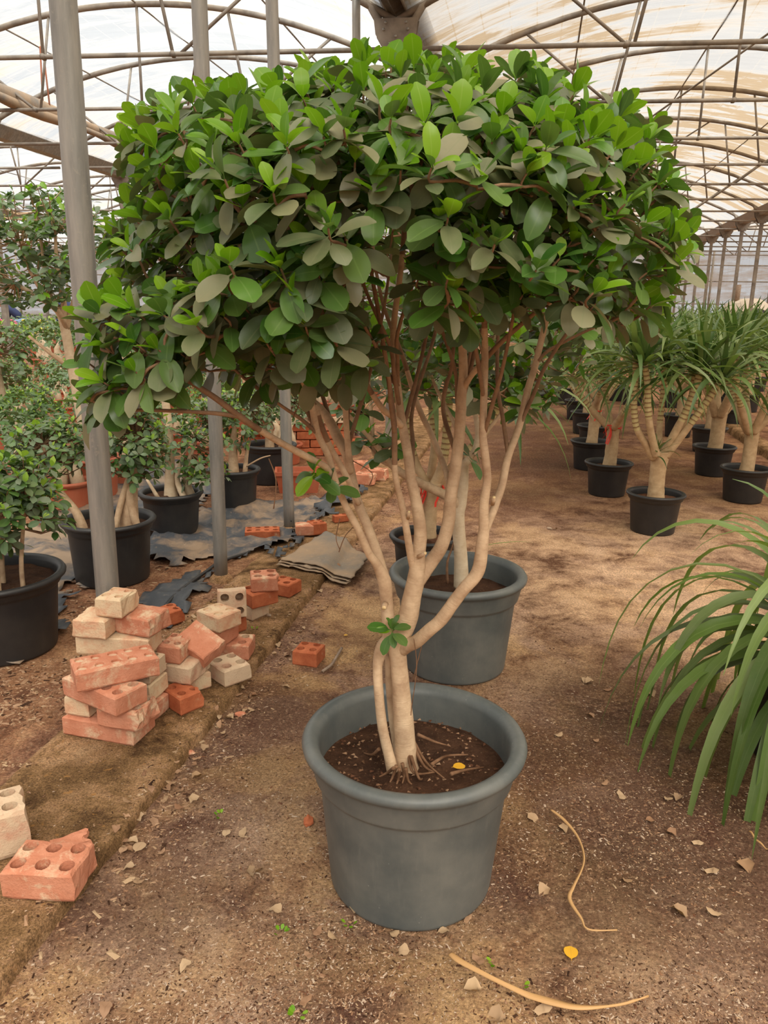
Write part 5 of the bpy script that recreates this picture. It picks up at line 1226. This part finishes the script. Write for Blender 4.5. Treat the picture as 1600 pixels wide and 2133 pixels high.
# low brick pier behind the third post
pa = P(560, 950, .035); pb = P(752, 945, .035); pd = (pb - pa); pd.z = 0; plen = pd.length; pd.normalize(); pn = Vector((-pd.y, pd.x, 0))
pier = empty('brick_pier', (pa + pb) / 2); tag(pier, 'low dry-stacked brick pier behind the third post', 'brick pier')
_pm = [brick_mesh(.25, .12, .075, 0, 0, M[m], 3 + i, 0) for i, m in enumerate(('brick_red', 'brick_red', 'brick_salmon'))]
rng = random.Random(8)
for row in range(4):
    x = -plen / 2 + (.13 if row % 2 else 0)
    while x < plen / 2 - .12:
        for dd in (0, .13):
            o = link('brick', rng.choice(_pm), pier); q = pd * (x + .13) + pn * (dd + rng.uniform(-.012, .012)); o.location = (q.x, q.y, row * .08); o.rotation_euler = (0, 0, math.atan2(pd.y, pd.x) + rng.uniform(-.04, .04))
        x += .262
mb = MB(); mb.box((0, 0, 0), (plen * .95, .3, .05), Matrix.Rotation(math.atan2(pd.y, pd.x), 3, 'Z')); o = mb.obj('cap_slab', M['brick_mortar'], pier, smooth=False); o.location = tuple(pn * .06) [:2] + (.345,)
o = copy_tree(PROTO[1]); q = (pa + pb) / 2 + pd * .12 + pn * .06; o.location = (q.x, q.y, .035 + .372); o.scale = (.8,) * 3; tag(o, 'small plant in a terracotta pot standing on the brick pier', 'potted plant', 'terracotta pot plants at left edge')

# ================================================================ SHEETS
def sheet(name, outline, z, label, mat, seed, wr=.02, res=.03, thick=.002, cat='plastic sheet', edge_lift=.02):
    """wrinkled ground sheet inside a surveyed outline"""
    pts = [P(x, y, z) for x, y in outline]; poly = [(p.x, p.y) for p in pts]
    x0, x1 = min(p[0] for p in poly), max(p[0] for p in poly); y0, y1 = min(p[1] for p in poly), max(p[1] for p in poly)
    nx, ny = int((x1 - x0) / res) + 2, int((y1 - y0) / res) + 2; idx = {}; vv = []; ff = []
    def vert(i, j):
        if (i, j) not in idx:
            x, y = x0 + i * res, y0 + j * res
            jx, jy = .35 * res * noise.noise((x * 9, y * 9, seed)), .35 * res * noise.noise((x * 9, y * 9, seed + 5))
            w = (1 - abs(noise.noise((x * 3.1 + seed, y * 5.2, seed))) * 2.2) ** 3 * 1.1 + .6 * (1 - abs(noise.noise((x * 10, y * 6, seed))) * 2) ** 2; w = max(0.0, w)
            o = kerb_off(x, y); bz = gz(x, y) if not 0 < o < KW else max(gz(x, y), .041)
            idx[(i, j)] = len(vv); vv.append((x + jx, y + jy, bz + .004 + wr * w))
        return idx[(i, j)]
    for i in range(nx):
        for j in range(ny):
            cxp, cyp = x0 + (i + .5) * res + .10 * noise.noise((i * .22, j * .22, seed)) + .05 * noise.noise((i * .9, j * .9, seed)), y0 + (j + .5) * res + .12 * noise.noise((i * .3, j * .3, seed + 9))
            if in_poly(cxp, cyp, poly): ff.append((vert(i, j), vert(i + 1, j), vert(i + 1, j + 1), vert(i, j + 1)))
    o = MB().add(vv, ff).obj(name, mat); md = o.modifiers.new('thickness', 'SOLIDIFY'); md.thickness = thick; md.offset = 1
    tag(o, label, cat, 'black plastic ground sheets'); return o
sheet('plastic_sheet', [(-120, 1400), (-30, 1395), (60, 1375), (140, 1310), (150, 1230), (180, 1215), (220, 1150), (130, 1080), (-60, 1150)], .035, 'dusty black plastic sheet under the cut-off black pot at left', M['black_sheet'], 1, .022)
sheet('plastic_sheet', [(255, 1300), (300, 1240), (340, 1215), (430, 1190), (440, 1210), (400, 1250), (330, 1330), (280, 1340)], .035, 'torn black plastic strips beside the large brick pile', M['black_sheet_clean'], 2, .02)
sheet('plastic_sheet', [(290, 1165), (300, 1110), (420, 1065), (640, 1040), (690, 1045), (640, 1095), (570, 1150), (500, 1165), (420, 1160), (370, 1180)], .035, 'wide dusty black plastic sheet between the second and third posts', M['black_sheet'], 3, .03)
sheet('plastic_sheet', [(640, 1090), (680, 1040), (740, 1010), (760, 1018), (715, 1050), (665, 1085), (610, 1150), (570, 1165)], .05, 'folded black plastic edge along the kerb right of the third post', M['black_sheet_clean'], 4, .035)
sheet('plastic_sheet', [(120, 1080), (60, 1000), (200, 960), (420, 960), (450, 1030), (400, 1060), (300, 1090)], .035, 'dusty plastic sheet under the pots behind the thick post', M['black_sheet'], 6, .02)
# folded tarp over the kerb
c4 = [P(575, 1168, .08), P(722, 1212, .03), P(762, 1150, .07), P(672, 1108, .08)]
tarp = empty('folded_tarp', (c4[0] + c4[2]) / 2); tag(tarp, 'folded grey tarpaulin lying across the kerb', 'tarp')
org = tarp.location.copy()
for lay in range(3):
    n = 26; vv = []
    for i in range(n + 1):
        for j in range(n + 1):
            s, t = i / n, j / n
            p = c4[0].lerp(c4[1], s).lerp(c4[3].lerp(c4[2], s), t)
            sh = Vector((.012 * lay, .01 * lay, 0)) + Vector((noise.noise((s * 6, t * 6, lay)), noise.noise((s * 6, t * 6, lay + 4)), 0)) * .02
            x, y = p.x + sh.x, p.y + sh.y; o = kerb_off(x, y)
            bz = .045 if o > .01 else max(.008, .045 + (o - .01) * .7)
            vv.append(Vector((x, y, bz + .012 * lay + .008 + .012 * abs(noise.noise((s * 5, t * 9, lay * 3))) + .006 * noise.noise((s * 14, t * 3, lay)))) - org)
    o = MB().add(vv, [(i * (n + 1) + j, (i + 1) * (n + 1) + j, (i + 1) * (n + 1) + j + 1, i * (n + 1) + j + 1) for i in range(n) for j in range(n)]).obj('tarp_layer', M['tarp'], tarp)
    md = o.modifiers.new('thickness', 'SOLIDIFY'); md.thickness = .004; md.offset = 1
# irrigation pipe among the strips
sm = catmull([(*P(x, y, .05), .009) for x, y in ((345, 1262), (365, 1240), (395, 1215), (430, 1190), (460, 1170), (520, 1150))], 5)
tag(MB().tube([p[:3] for p in sm], .009, 8).obj('irrigation_pipe', M['black_plastic']), 'thin black irrigation pipe running behind the small brick heap', 'pipe')

# ================================================================ FLOOR DEBRIS
def ground_z(x, y):
    o = kerb_off(x, y); return max(gz(x, y), .041) if .01 < o < KW else gz(x, y)
rng = random.Random(303)
def crumple(g, a, sd):
    v, f, u = g; v = v.copy()
    for i in range(len(v)):
        n = noise.noise_vector((v[i][0] * 4 + sd, v[i][1] * 4, sd)); v[i] += np.array((n.x, n.y, n.z * 1.6)) * a
    return v, f, u
DL = [crumple(leaf_geo(.7, .8, .5, rows=5), .16, 3), crumple(leaf_geo(.85, 1.2, .2, rows=5), .2, 9), crumple(leaf_geo(.55, -.6, -.5, rows=5), .18, 14), leaf_geo(.75, .15, .1, rows=6)]
def dead_leaf(px, py, size, label, mat='dry_leaf', v=None, rot=None, group='dry fallen leaves on the soil', name='fallen_leaf', z=None):
    p = P(px, py, 0); zz = ground_z(p.x, p.y) if z is None else z
    if z is not None: p = P(px, py, z)
    elif zz > .02: p = P(px, py, zz)
    vi = rng.randrange(3) if v is None else v; k = ('dead', vi, mat)
    if k not in _leaf_me: vv, f, u = DL[vi]; _leaf_me[k] = MB().add(vv * np.array((1, 1, .5)), f, u).mesh('fallen_leaf', M[mat])
    o = link(name, _leaf_me[k]); o.location = (p.x, p.y, zz + .006 + size * .08); o.scale = (size,) * 3
    o.rotation_euler = (rng.uniform(-.25, .25), rng.uniform(-.25, .25), rng.random() * 6.28) if rot is None else rot
    tag(o, label, 'leaf', group); return o
dead_leaf(1190, 2008, .042, 'round yellow leaf lying in front right of the nearest pot', 'yellow_leaf', 3, (0, 0, 1.4), group='yellow leaves')
dead_leaf(940, 1605, .036, 'small yellow leaf on the soil inside the nearest grey pot', 'yellow_leaf', 3, (0, 0, .3), group='yellow leaves', z=.318)
dead_leaf(716, 1328, .022, 'tiny yellow leaf on the path left of the ficus stems', 'yellow_leaf', 3, (0, 0, .8), group='yellow leaves')
dead_leaf(281, 1783, .045, 'round tan leaf lying beside the kerb near the orange brick', 'dry_leaf', 3, (0, 0, 1.4))
dead_leaf(520, 1832, .05, 'pale curled leaf cluster on the path left of the nearest pot', 'dry_leaf', 1)
dead_leaf(1310, 1848, .035, 'pale crumpled leaf on the dark soil at right', 'dry_leaf', 0)
dead_leaf(1505, 1916, .04, 'single tan leaf on the soil at lower right', 'dry_leaf', 2)
for (x, y) in ((1172, 1530), (1225, 1415), (1237, 1420), (1275, 1437), (1348, 1440), (1220, 1488), (1096, 1700), (1140, 1845), (965, 1925), (675, 1935), (735, 1910), (1345, 1715), (1385, 1730), (1395, 1890), (1250, 1545), (1465, 1815), (1440, 1755), (1390, 1675), (300, 1840), (345, 1770), (470, 1750), (400, 2005), (700, 1965), (860, 1985), (985, 1990), (1010, 2065), (1110, 2110), (1055, 2130), (910, 1950), (590, 1905), (620, 2100), (500, 1750), (1270, 1630), (1160, 1720), (830, 1960), (640, 1985), (1420, 1660), (1540, 1790), (1150, 1105), (1290, 1650), (230, 2090)):
    dead_leaf(x + rng.uniform(-3, 3), y, rng.uniform(.028, .045), 'dry crumpled leaf scattered on the soil around the nearest pot', rng.choice(('dry_leaf', 'dry_leaf', 'dry_leaf_dark')))
for i in range(60):
    t = rng.random(); x = 690 - 500 * t + rng.gauss(0, 22); y = 1195 + 640 * t + rng.gauss(0, 22)
    dead_leaf(x + 20, y, rng.uniform(.02, .04), 'small dry leaf caught along the foot of the kerb', rng.choice(('dry_leaf', 'dry_leaf', 'dry_leaf_dark')), group='dry leaves along the kerb')
# long withered blades
def long_blade(pts, w, label):
    q = [P(x, y, .012) for x, y in pts]; sm = catmull([(*p, 0) for p in q], 6); n = len(sm); vv = []; uv = []
    for i, p in enumerate(sm):
        a = Vector(sm[max(i - 1, 0)][:3]); b = Vector(sm[min(i + 1, n - 1)][:3]); d = (b - a).normalized(); s = Vector((-d.y, d.x, 0)); t = i / (n - 1)
        ww = w * (.35 + .65 * abs(math.sin(3.3 * t + .4))) * (1 if t < .93 else .5); roll = 1.2 * math.sin(5 * t)
        c = Vector(p[:3]) + Vector((0, 0, .004 + .006 * abs(math.sin(7 * t)))); o = s * ww * math.cos(roll) + Vector((0, 0, abs(ww * math.sin(roll)) * .7))
        vv += [c - s * ww * math.cos(roll), c + Vector((0, 0, .002)), c + o]; uv += [(0, t), (.5, t), (1, t)]
    ff = [(i * 3 + k, i * 3 + k + 1, i * 3 + k + 4, i * 3 + k + 3) for i in range(n - 1) for k in (0, 1)]
    o = MB().add(vv, ff, uv).obj('withered_blade', M['dry_blade']); md = o.modifiers.new('thickness', 'SOLIDIFY'); md.thickness = .0012; tag(o, label, 'leaf', 'withered long leaves')
long_blade([(938, 1990), (960, 2012), (1020, 2045), (1090, 2075), (1160, 2098), (1215, 2108), (1280, 2100), (1350, 2082)], .0095, 'long withered strap leaf lying at the bottom edge of the picture')
long_blade([(1148, 1690), (1175, 1715), (1205, 1755), (1216, 1800), (1195, 1850), (1186, 1880), (1210, 1920), (1225, 1940), (1285, 1944)], .006, 'thin withered leaf winding over the soil right of the nearest pot')
long_blade([(1560, 1735), (1575, 1755), (1598, 1775)], .004, 'dry leaf tip under the arching plant at right')
o = MB(); v, f, u = blade_geo(rng, Vector((1, .25, .1)), .36, .014, .3, 6); p = P(1065, 1140, .01); o.add([q * .9 + p + Vector((-.16, 0, .01)) for q in v], f, u); tag(o.obj('green_blade', M['blade_bright']), 'fresh green strap leaf on the soil beyond the second grey pot', 'leaf')
# chips and stones
def lump(px, py, s, label, mat, cat='stone', z=None):
    p = P(px, py, 0); bm = bmesh.new(); bmesh.ops.create_icosphere(bm, subdivisions=2, radius=1)
    sd = rng.random() * 50
    for v in bm.verts: v.co = v.co * (1 + .35 * noise.noise(v.co * 1.3 + Vector((sd, 0, 0)))); v.co = Vector((v.co.x * s, v.co.y * s * .6, v.co.z * s * .42))
    me = bpy.data.meshes.new('chip'); bm.to_mesh(me); bm.free(); o = link('stone_chip', me, mat=M[mat]); o.location = (p.x, p.y, ground_z(p.x, p.y) + s * .25); o.rotation_euler = (0, 0, rng.random() * 3); tag(o, label, cat, 'loose chips'); return o
lump(643, 1713, .024, 'flat red brick chip on the path left of the nearest pot', 'brick_red', 'chip')
lump(1145, 1103, .022, 'pale pebble on the far path right of the stems', 'pebble')
lump(560, 1300, .016, 'pale stone beside the kerb near the small heap', 'pebble'); lump(395, 1570, .02, 'salmon brick chip beside the kerb below the small heap', 'brick_salmon', 'chip')
lump(500, 1490, .02, 'reddish brick chip on the soil under the cream-faced half brick', 'brick_salmon', 'chip')
sm = catmull([(*P(x, y, .012), .006) for x, y in ((672, 1398), (690, 1385), (700, 1370), (712, 1350))], 4); tag(MB().tube([p[:3] for p in sm], .006, 7).obj('stick', M['wood']), 'short grey stick on the path beside the lone half brick', 'stick')
for (x, y, n) in ((620, 2115, 9), (585, 1945, 5), (728, 1925, 4), (1032, 2005, 4), (1084, 2055, 3), (460, 1700, 5), (530, 1330, 4)):
    p = P(x, y, 0); root = empty('weed_tuft', (p.x, p.y, ground_z(p.x, p.y))); tag(root, 'tiny green weed sprouting from the bare soil', 'weed', 'tiny weeds on the soil')
    for i in range(n):
        v, f, u = LEAF_LO[0]; a = rng.random() * 6.28; m = frame(Vector((math.cos(a), math.sin(a), rng.uniform(.3, 1.2))), Vector((0, 0, 1))); o = link('leaf', leaf_mesh(1, M['leaf_young']), root); o.matrix_local = Matrix.Translation((.008 * math.cos(a), .008 * math.sin(a), .003)) @ m.to_4x4() @ Matrix.Diagonal((.014, .014, .014, 1))
# crumbs, wood chips and bits nobody could count
def litter(name, n, area, sizes, mats, label, seed):
    rng = random.Random(seed); mb = MB(); c = 0
    while c < n:
        p = area(rng)
        if p is None: continue
        c += 1; s = rng.uniform(*sizes) * (1 if rng.random() < .9 else 1.8); a = rng.random() * 6.28; l = s * rng.uniform(.5, 1.6); w = s * rng.uniform(.25, .6)
        ca, sa = math.cos(a), math.sin(a); z = ground_z(p.x, p.y); h = s * rng.uniform(.15, .5); b = rng.uniform(-.4, .4) * s
        pts = [(-l, -w, 0), (l, -w, b * .3), (l, w, 0), (-l, w, 0), (0, 0, h)]
        mb.add([(p.x + x * ca - y * sa, p.y + x * sa + y * ca, z + zz + .0005) for x, y, zz in pts], [(0, 1, 4), (1, 2, 4), (2, 3, 4), (3, 0, 4)], mi=rng.randrange(len(mats)))
    o = mb.obj(name, [M[m] for m in mats], smooth=False); tag(o, label, 'litter', kind='stuff')
def area_path(r):
    x = r.uniform(-50, 1650); y = 1250 + 900 * r.random() ** .8; p = P(x, y, 0); o = kerb_off(p.x, p.y)
    if o > -.01 and r.random() < .75: return None
    if (p.x - POT1.x) ** 2 + (p.y - POT1.y) ** 2 < .2 ** 2: return None
    if noise.noise((p.x * 2.3, p.y * 2.3, 7)) + .25 < r.random() - .35: return None
    return p
litter('soil_crumbs', 24000, area_path, (.0013, .0032), ['pebble', 'dry_leaf', 'dry_leaf_dark', 'root_bark', 'dry_leaf_dark', 'root_bark', 'pot_soil_red', 'pot_soil', 'pot_soil', 'dry_leaf_dark', 'pebble'], 'fine pale and brown crumbs strewn over the bare soil', 404)
def area_left(r):
    x = r.uniform(-60, 760); y = 1040 + 560 * r.random(); p = P(x, y, .035); o = kerb_off(p.x, p.y)
    if o < .25 or o > 3.0: return None
    if noise.noise((p.x * 2, p.y * 2, 3)) < -.05: return None
    return p
litter('leaf_litter', 5000, area_left, (.003, .009), ['dry_leaf', 'dry_leaf_dark', 'root_bark', 'dry_leaf_dark', 'pot_soil', 'root_bark', 'dry_leaf_dark'], 'brown leaf litter strewn over the ground behind the kerb', 405)
def area_edge(r):
    s = r.uniform(-.9, 6); q = K0 + KD * s + KN * (r.gauss(-.04, .06)); return q
litter('edge_litter', 3500, area_edge, (.002, .007), ['dry_leaf', 'dry_leaf_dark', 'root_bark', 'pot_soil', 'dry_leaf_dark'], 'dry leaf scraps gathered along the foot of the kerb', 406)

# ================================================================ FAR THINGS
def person(px, py, Y, joints, shirt, trousers, label):
    """one continuous skinned body, clothing by height"""
    base = PY(px, py, Y); base.z = 0
    root = empty('person', base); tag(root, label, 'person')
    def skin(name, pts, edges, rad, mat):
        me = bpy.data.meshes.new(name); me.from_pydata(pts, edges, []); me.materials.append(mat); o = link(name, me, root)
        md = o.modifiers.new('skin', 'SKIN'); md.use_smooth_shade = True
        for i, v in enumerate(me.skin_vertices[0].data): v.radius = (rad[i], rad[i]); v.use_root = (i == 0)
        s = o.modifiers.new('smooth', 'SUBSURF'); s.levels = 1; s.render_levels = 1; return o
    j = joints
    pts = [j['pelvis'], j['chest'], j['neck'], j['head'], j['crown'], j['shL'], j['elL'], j['haL'], j['shR'], j['elR'], j['haR']]
    skin('upper_body', pts, [(0, 1), (1, 2), (2, 3), (3, 4), (1, 5), (5, 6), (6, 7), (1, 8), (8, 9), (9, 10)], [.15, .16, .06, .10, .08, .07, .055, .04, .07, .055, .04], shirt)
    lp = [(j['pelvis'][0], j['pelvis'][1], j['pelvis'][2] - .02), (-.1, 0, .86), (-.11, .02, .48), (-.11, 0, .08), (-.11, -.12, .04), (.1, 0, .86), (.11, .02, .48), (.11, 0, .08), (.11, -.12, .04)]
    skin('trousers', lp, [(0, 1), (1, 2), (2, 3), (3, 4), (0, 5), (5, 6), (6, 7), (7, 8)], [.15, .10, .075, .06, .045, .10, .075, .06, .045], trousers)
    bm = bmesh.new(); bmesh.ops.create_uvsphere(bm, u_segments=14, v_segments=10, radius=.115)
    for v in bm.verts: v.co.z *= 1.15
    me = bpy.data.meshes.new('head'); bm.to_mesh(me); bm.free(); o = link('head', me, root, M['skin']); o.location = j['head']
    bm = bmesh.new(); bmesh.ops.create_uvsphere(bm, u_segments=14, v_segments=10, radius=.123)
    for v in bm.verts: v.co.z = max(v.co.z * 1.1, -.01)
    me = bpy.data.meshes.new('hair'); bm.to_mesh(me); bm.free(); o = link('hair', me, root, M['hair']); o.location = Vector(j['head']) + Vector((0, .01, .02))
jb = dict(pelvis=(0, 0, .95), chest=(-.28, -.05, 1.28), neck=(-.42, -.06, 1.38), head=(-.52, -.07, 1.42), crown=(-.56, -.07, 1.47), shL=(-.36, .14, 1.3), elL=(-.44, .18, 1.05), haL=(-.55, .1, .85), shR=(-.36, -.2, 1.3), elR=(-.44, -.24, 1.05), haR=(-.55, -.16, .85))
person(46, 690, 26.0, jb, M['navy'], M['denim'], 'person in navy top and blue jeans bending over plants at far left')
js = dict(pelvis=(0, 0, .95), chest=(0, 0, 1.32), neck=(0, 0, 1.5), head=(0, -.02, 1.64), crown=(0, -.02, 1.7), shL=(-.2, 0, 1.42), elL=(-.26, -.02, 1.14), haL=(-.22, -.14, .93), shR=(.2, 0, 1.42), elR=(.26, -.02, 1.14), haR=(.22, -.14, .93))
person(141, 690, 24.0, js, M['navy'], M['navy'], 'person in dark navy clothes half hidden behind the left post')
# flowering bench plants at far left
rng = random.Random(70)
for i, (x, y, mt, lab) in enumerate(((12, 712, 'pink', 'patch of pink-flowering plants at the far left'), (70, 706, 'yellow', 'patch of yellow-flowering plants beside the bending person'), (110, 712, 'yellow', 'yellow-flowering plants left of the dark-clothed person'))):
    p = PY(x, y, (22.0, 22.4, 23.6)[i]); root = empty('flowering_plant', (p.x, p.y, gz(p.x, p.y))); tag(root, lab, 'flowers')
    add_pot(root, .35, .3, .28, M['terracotta'], .27, seg=20, step=.84, lip=.012)
    lv = []; fl = MB()
    for k in range(90):
        d = Vector((rng.gauss(0, 1), rng.gauss(0, 1), abs(rng.gauss(0, .7)))).normalized(); q = Vector((d.x * .42, d.y * .42, .4 + d.z * .5))
        rosette(rng, q, d + Vector((0, 0, .4)), .10, 2, 3, lv, nv=1)
        if k % 2 == 0: fl.lathe([(0, 0), (.045, .03), (.03, .05), (0, .045)], 6, c=tuple(q + d * .08))
    mb = MB(); place_leaves(mb, lv, LEAF_XLO); mb.obj('foliage', [M['small_leaf_lime'], M['small_leaf'], M['small_leaf']], root, kind='stuff'); fl.obj('blossoms', M[mt], root, kind='stuff')
# bench with crate
p = PY(8, 735, 18.5); bench = empty('potting_bench', (p.x, p.y, gz(p.x, p.y))); tag(bench, 'low grey bench at the far left edge', 'bench')
MB().box((0, 0, .42), (1.6, .6, .05)).obj('bench_top', M['wood'], bench, smooth=False)
for x in (-.7, .7):
    for y in (-.25, .25): MB().box((x, y, .2), (.06, .06, .4)).obj('leg', M['wood'], bench, smooth=False)
crate = empty('red_crate', (p.x - .2, p.y, gz(p.x, p.y) + .446)); tag(crate, 'orange-red crate on the low bench at far left', 'crate')
for c, d in (((0, 0, .015), (.5, .36, .03)), ((0, -.17, .14), (.5, .02, .28)), ((0, .17, .14), (.5, .02, .28)), ((-.24, 0, .14), (.02, .36, .28)), ((.24, 0, .14), (.02, .36, .28))):
    MB().box(c, d).obj('crate_panel', M['terracotta'], crate, smooth=False)
# cream hooded machine with dark opening among the far dracaenas
p = PY(1556, 640, 24.0); hd = empty('hooded_cart', (p.x, p.y, gz(p.x, p.y))); tag(hd, 'cream hood with a dark rounded opening far behind the dracaenas', 'machine')
mb = MB(); prof = []
for i in range(17):
    a = math.pi * i / 16; prof.append((-.62 * math.cos(a), 1.35 + .62 * math.sin(a) * .9))
vv = [(x, y, z) for y in (-.4, .5) for x, z in [(-.62, .6)] + prof + [(.62, .6)]]; k = 19
mb.add(vv, [(i, i + 1, k + i + 1, k + i) for i in range(k - 1)] + [tuple(range(k - 1, -1, -1)), tuple(range(k, 2 * k))]); mb.obj('hood', M['cream'], hd)
mb = MB(); ring = [(.12 + .33 * math.cos(a), -.43, 1.42 + .2 * math.sin(a)) for a in [2 * math.pi * i / 20 for i in range(20)]]; mb.add(ring + [(x, -.40, z) for x, y, z in ring], [tuple(range(19, -1, -1))] + [(i, (i + 1) % 20, 20 + (i + 1) % 20, 20 + i) for i in range(20)]); mb.obj('opening', M['dark_hole'], hd)
MB().box((0, 0, .55), (1.1, .8, .1)).obj('chassis', M['steel'], hd, smooth=False)
for x in (-.45, .45): MB().tube([(x, -.35, .26), (x, -.27, .26)], .26, 18).obj('wheel', M['black_plastic'], hd)
for x in (-.45, .45): MB().box((x, 0, .38), (.08, .6, .3)).obj('strut', M['steel'], hd, smooth=False)
MB().tube([(-.28, .1, 1.75), (-.28, .1, 2.3)], .07, 14).obj('flue', M['wood'], hd)
MB().box((.22, -.42, .98), (.12, .02, .25)).obj('red_flag', M['ribbon'], hd, smooth=False)
print('objects', len(bpy.data.objects), 'tris', sum(len(m.loops) - 2 * len(m.polygons) for m in bpy.data.meshes))
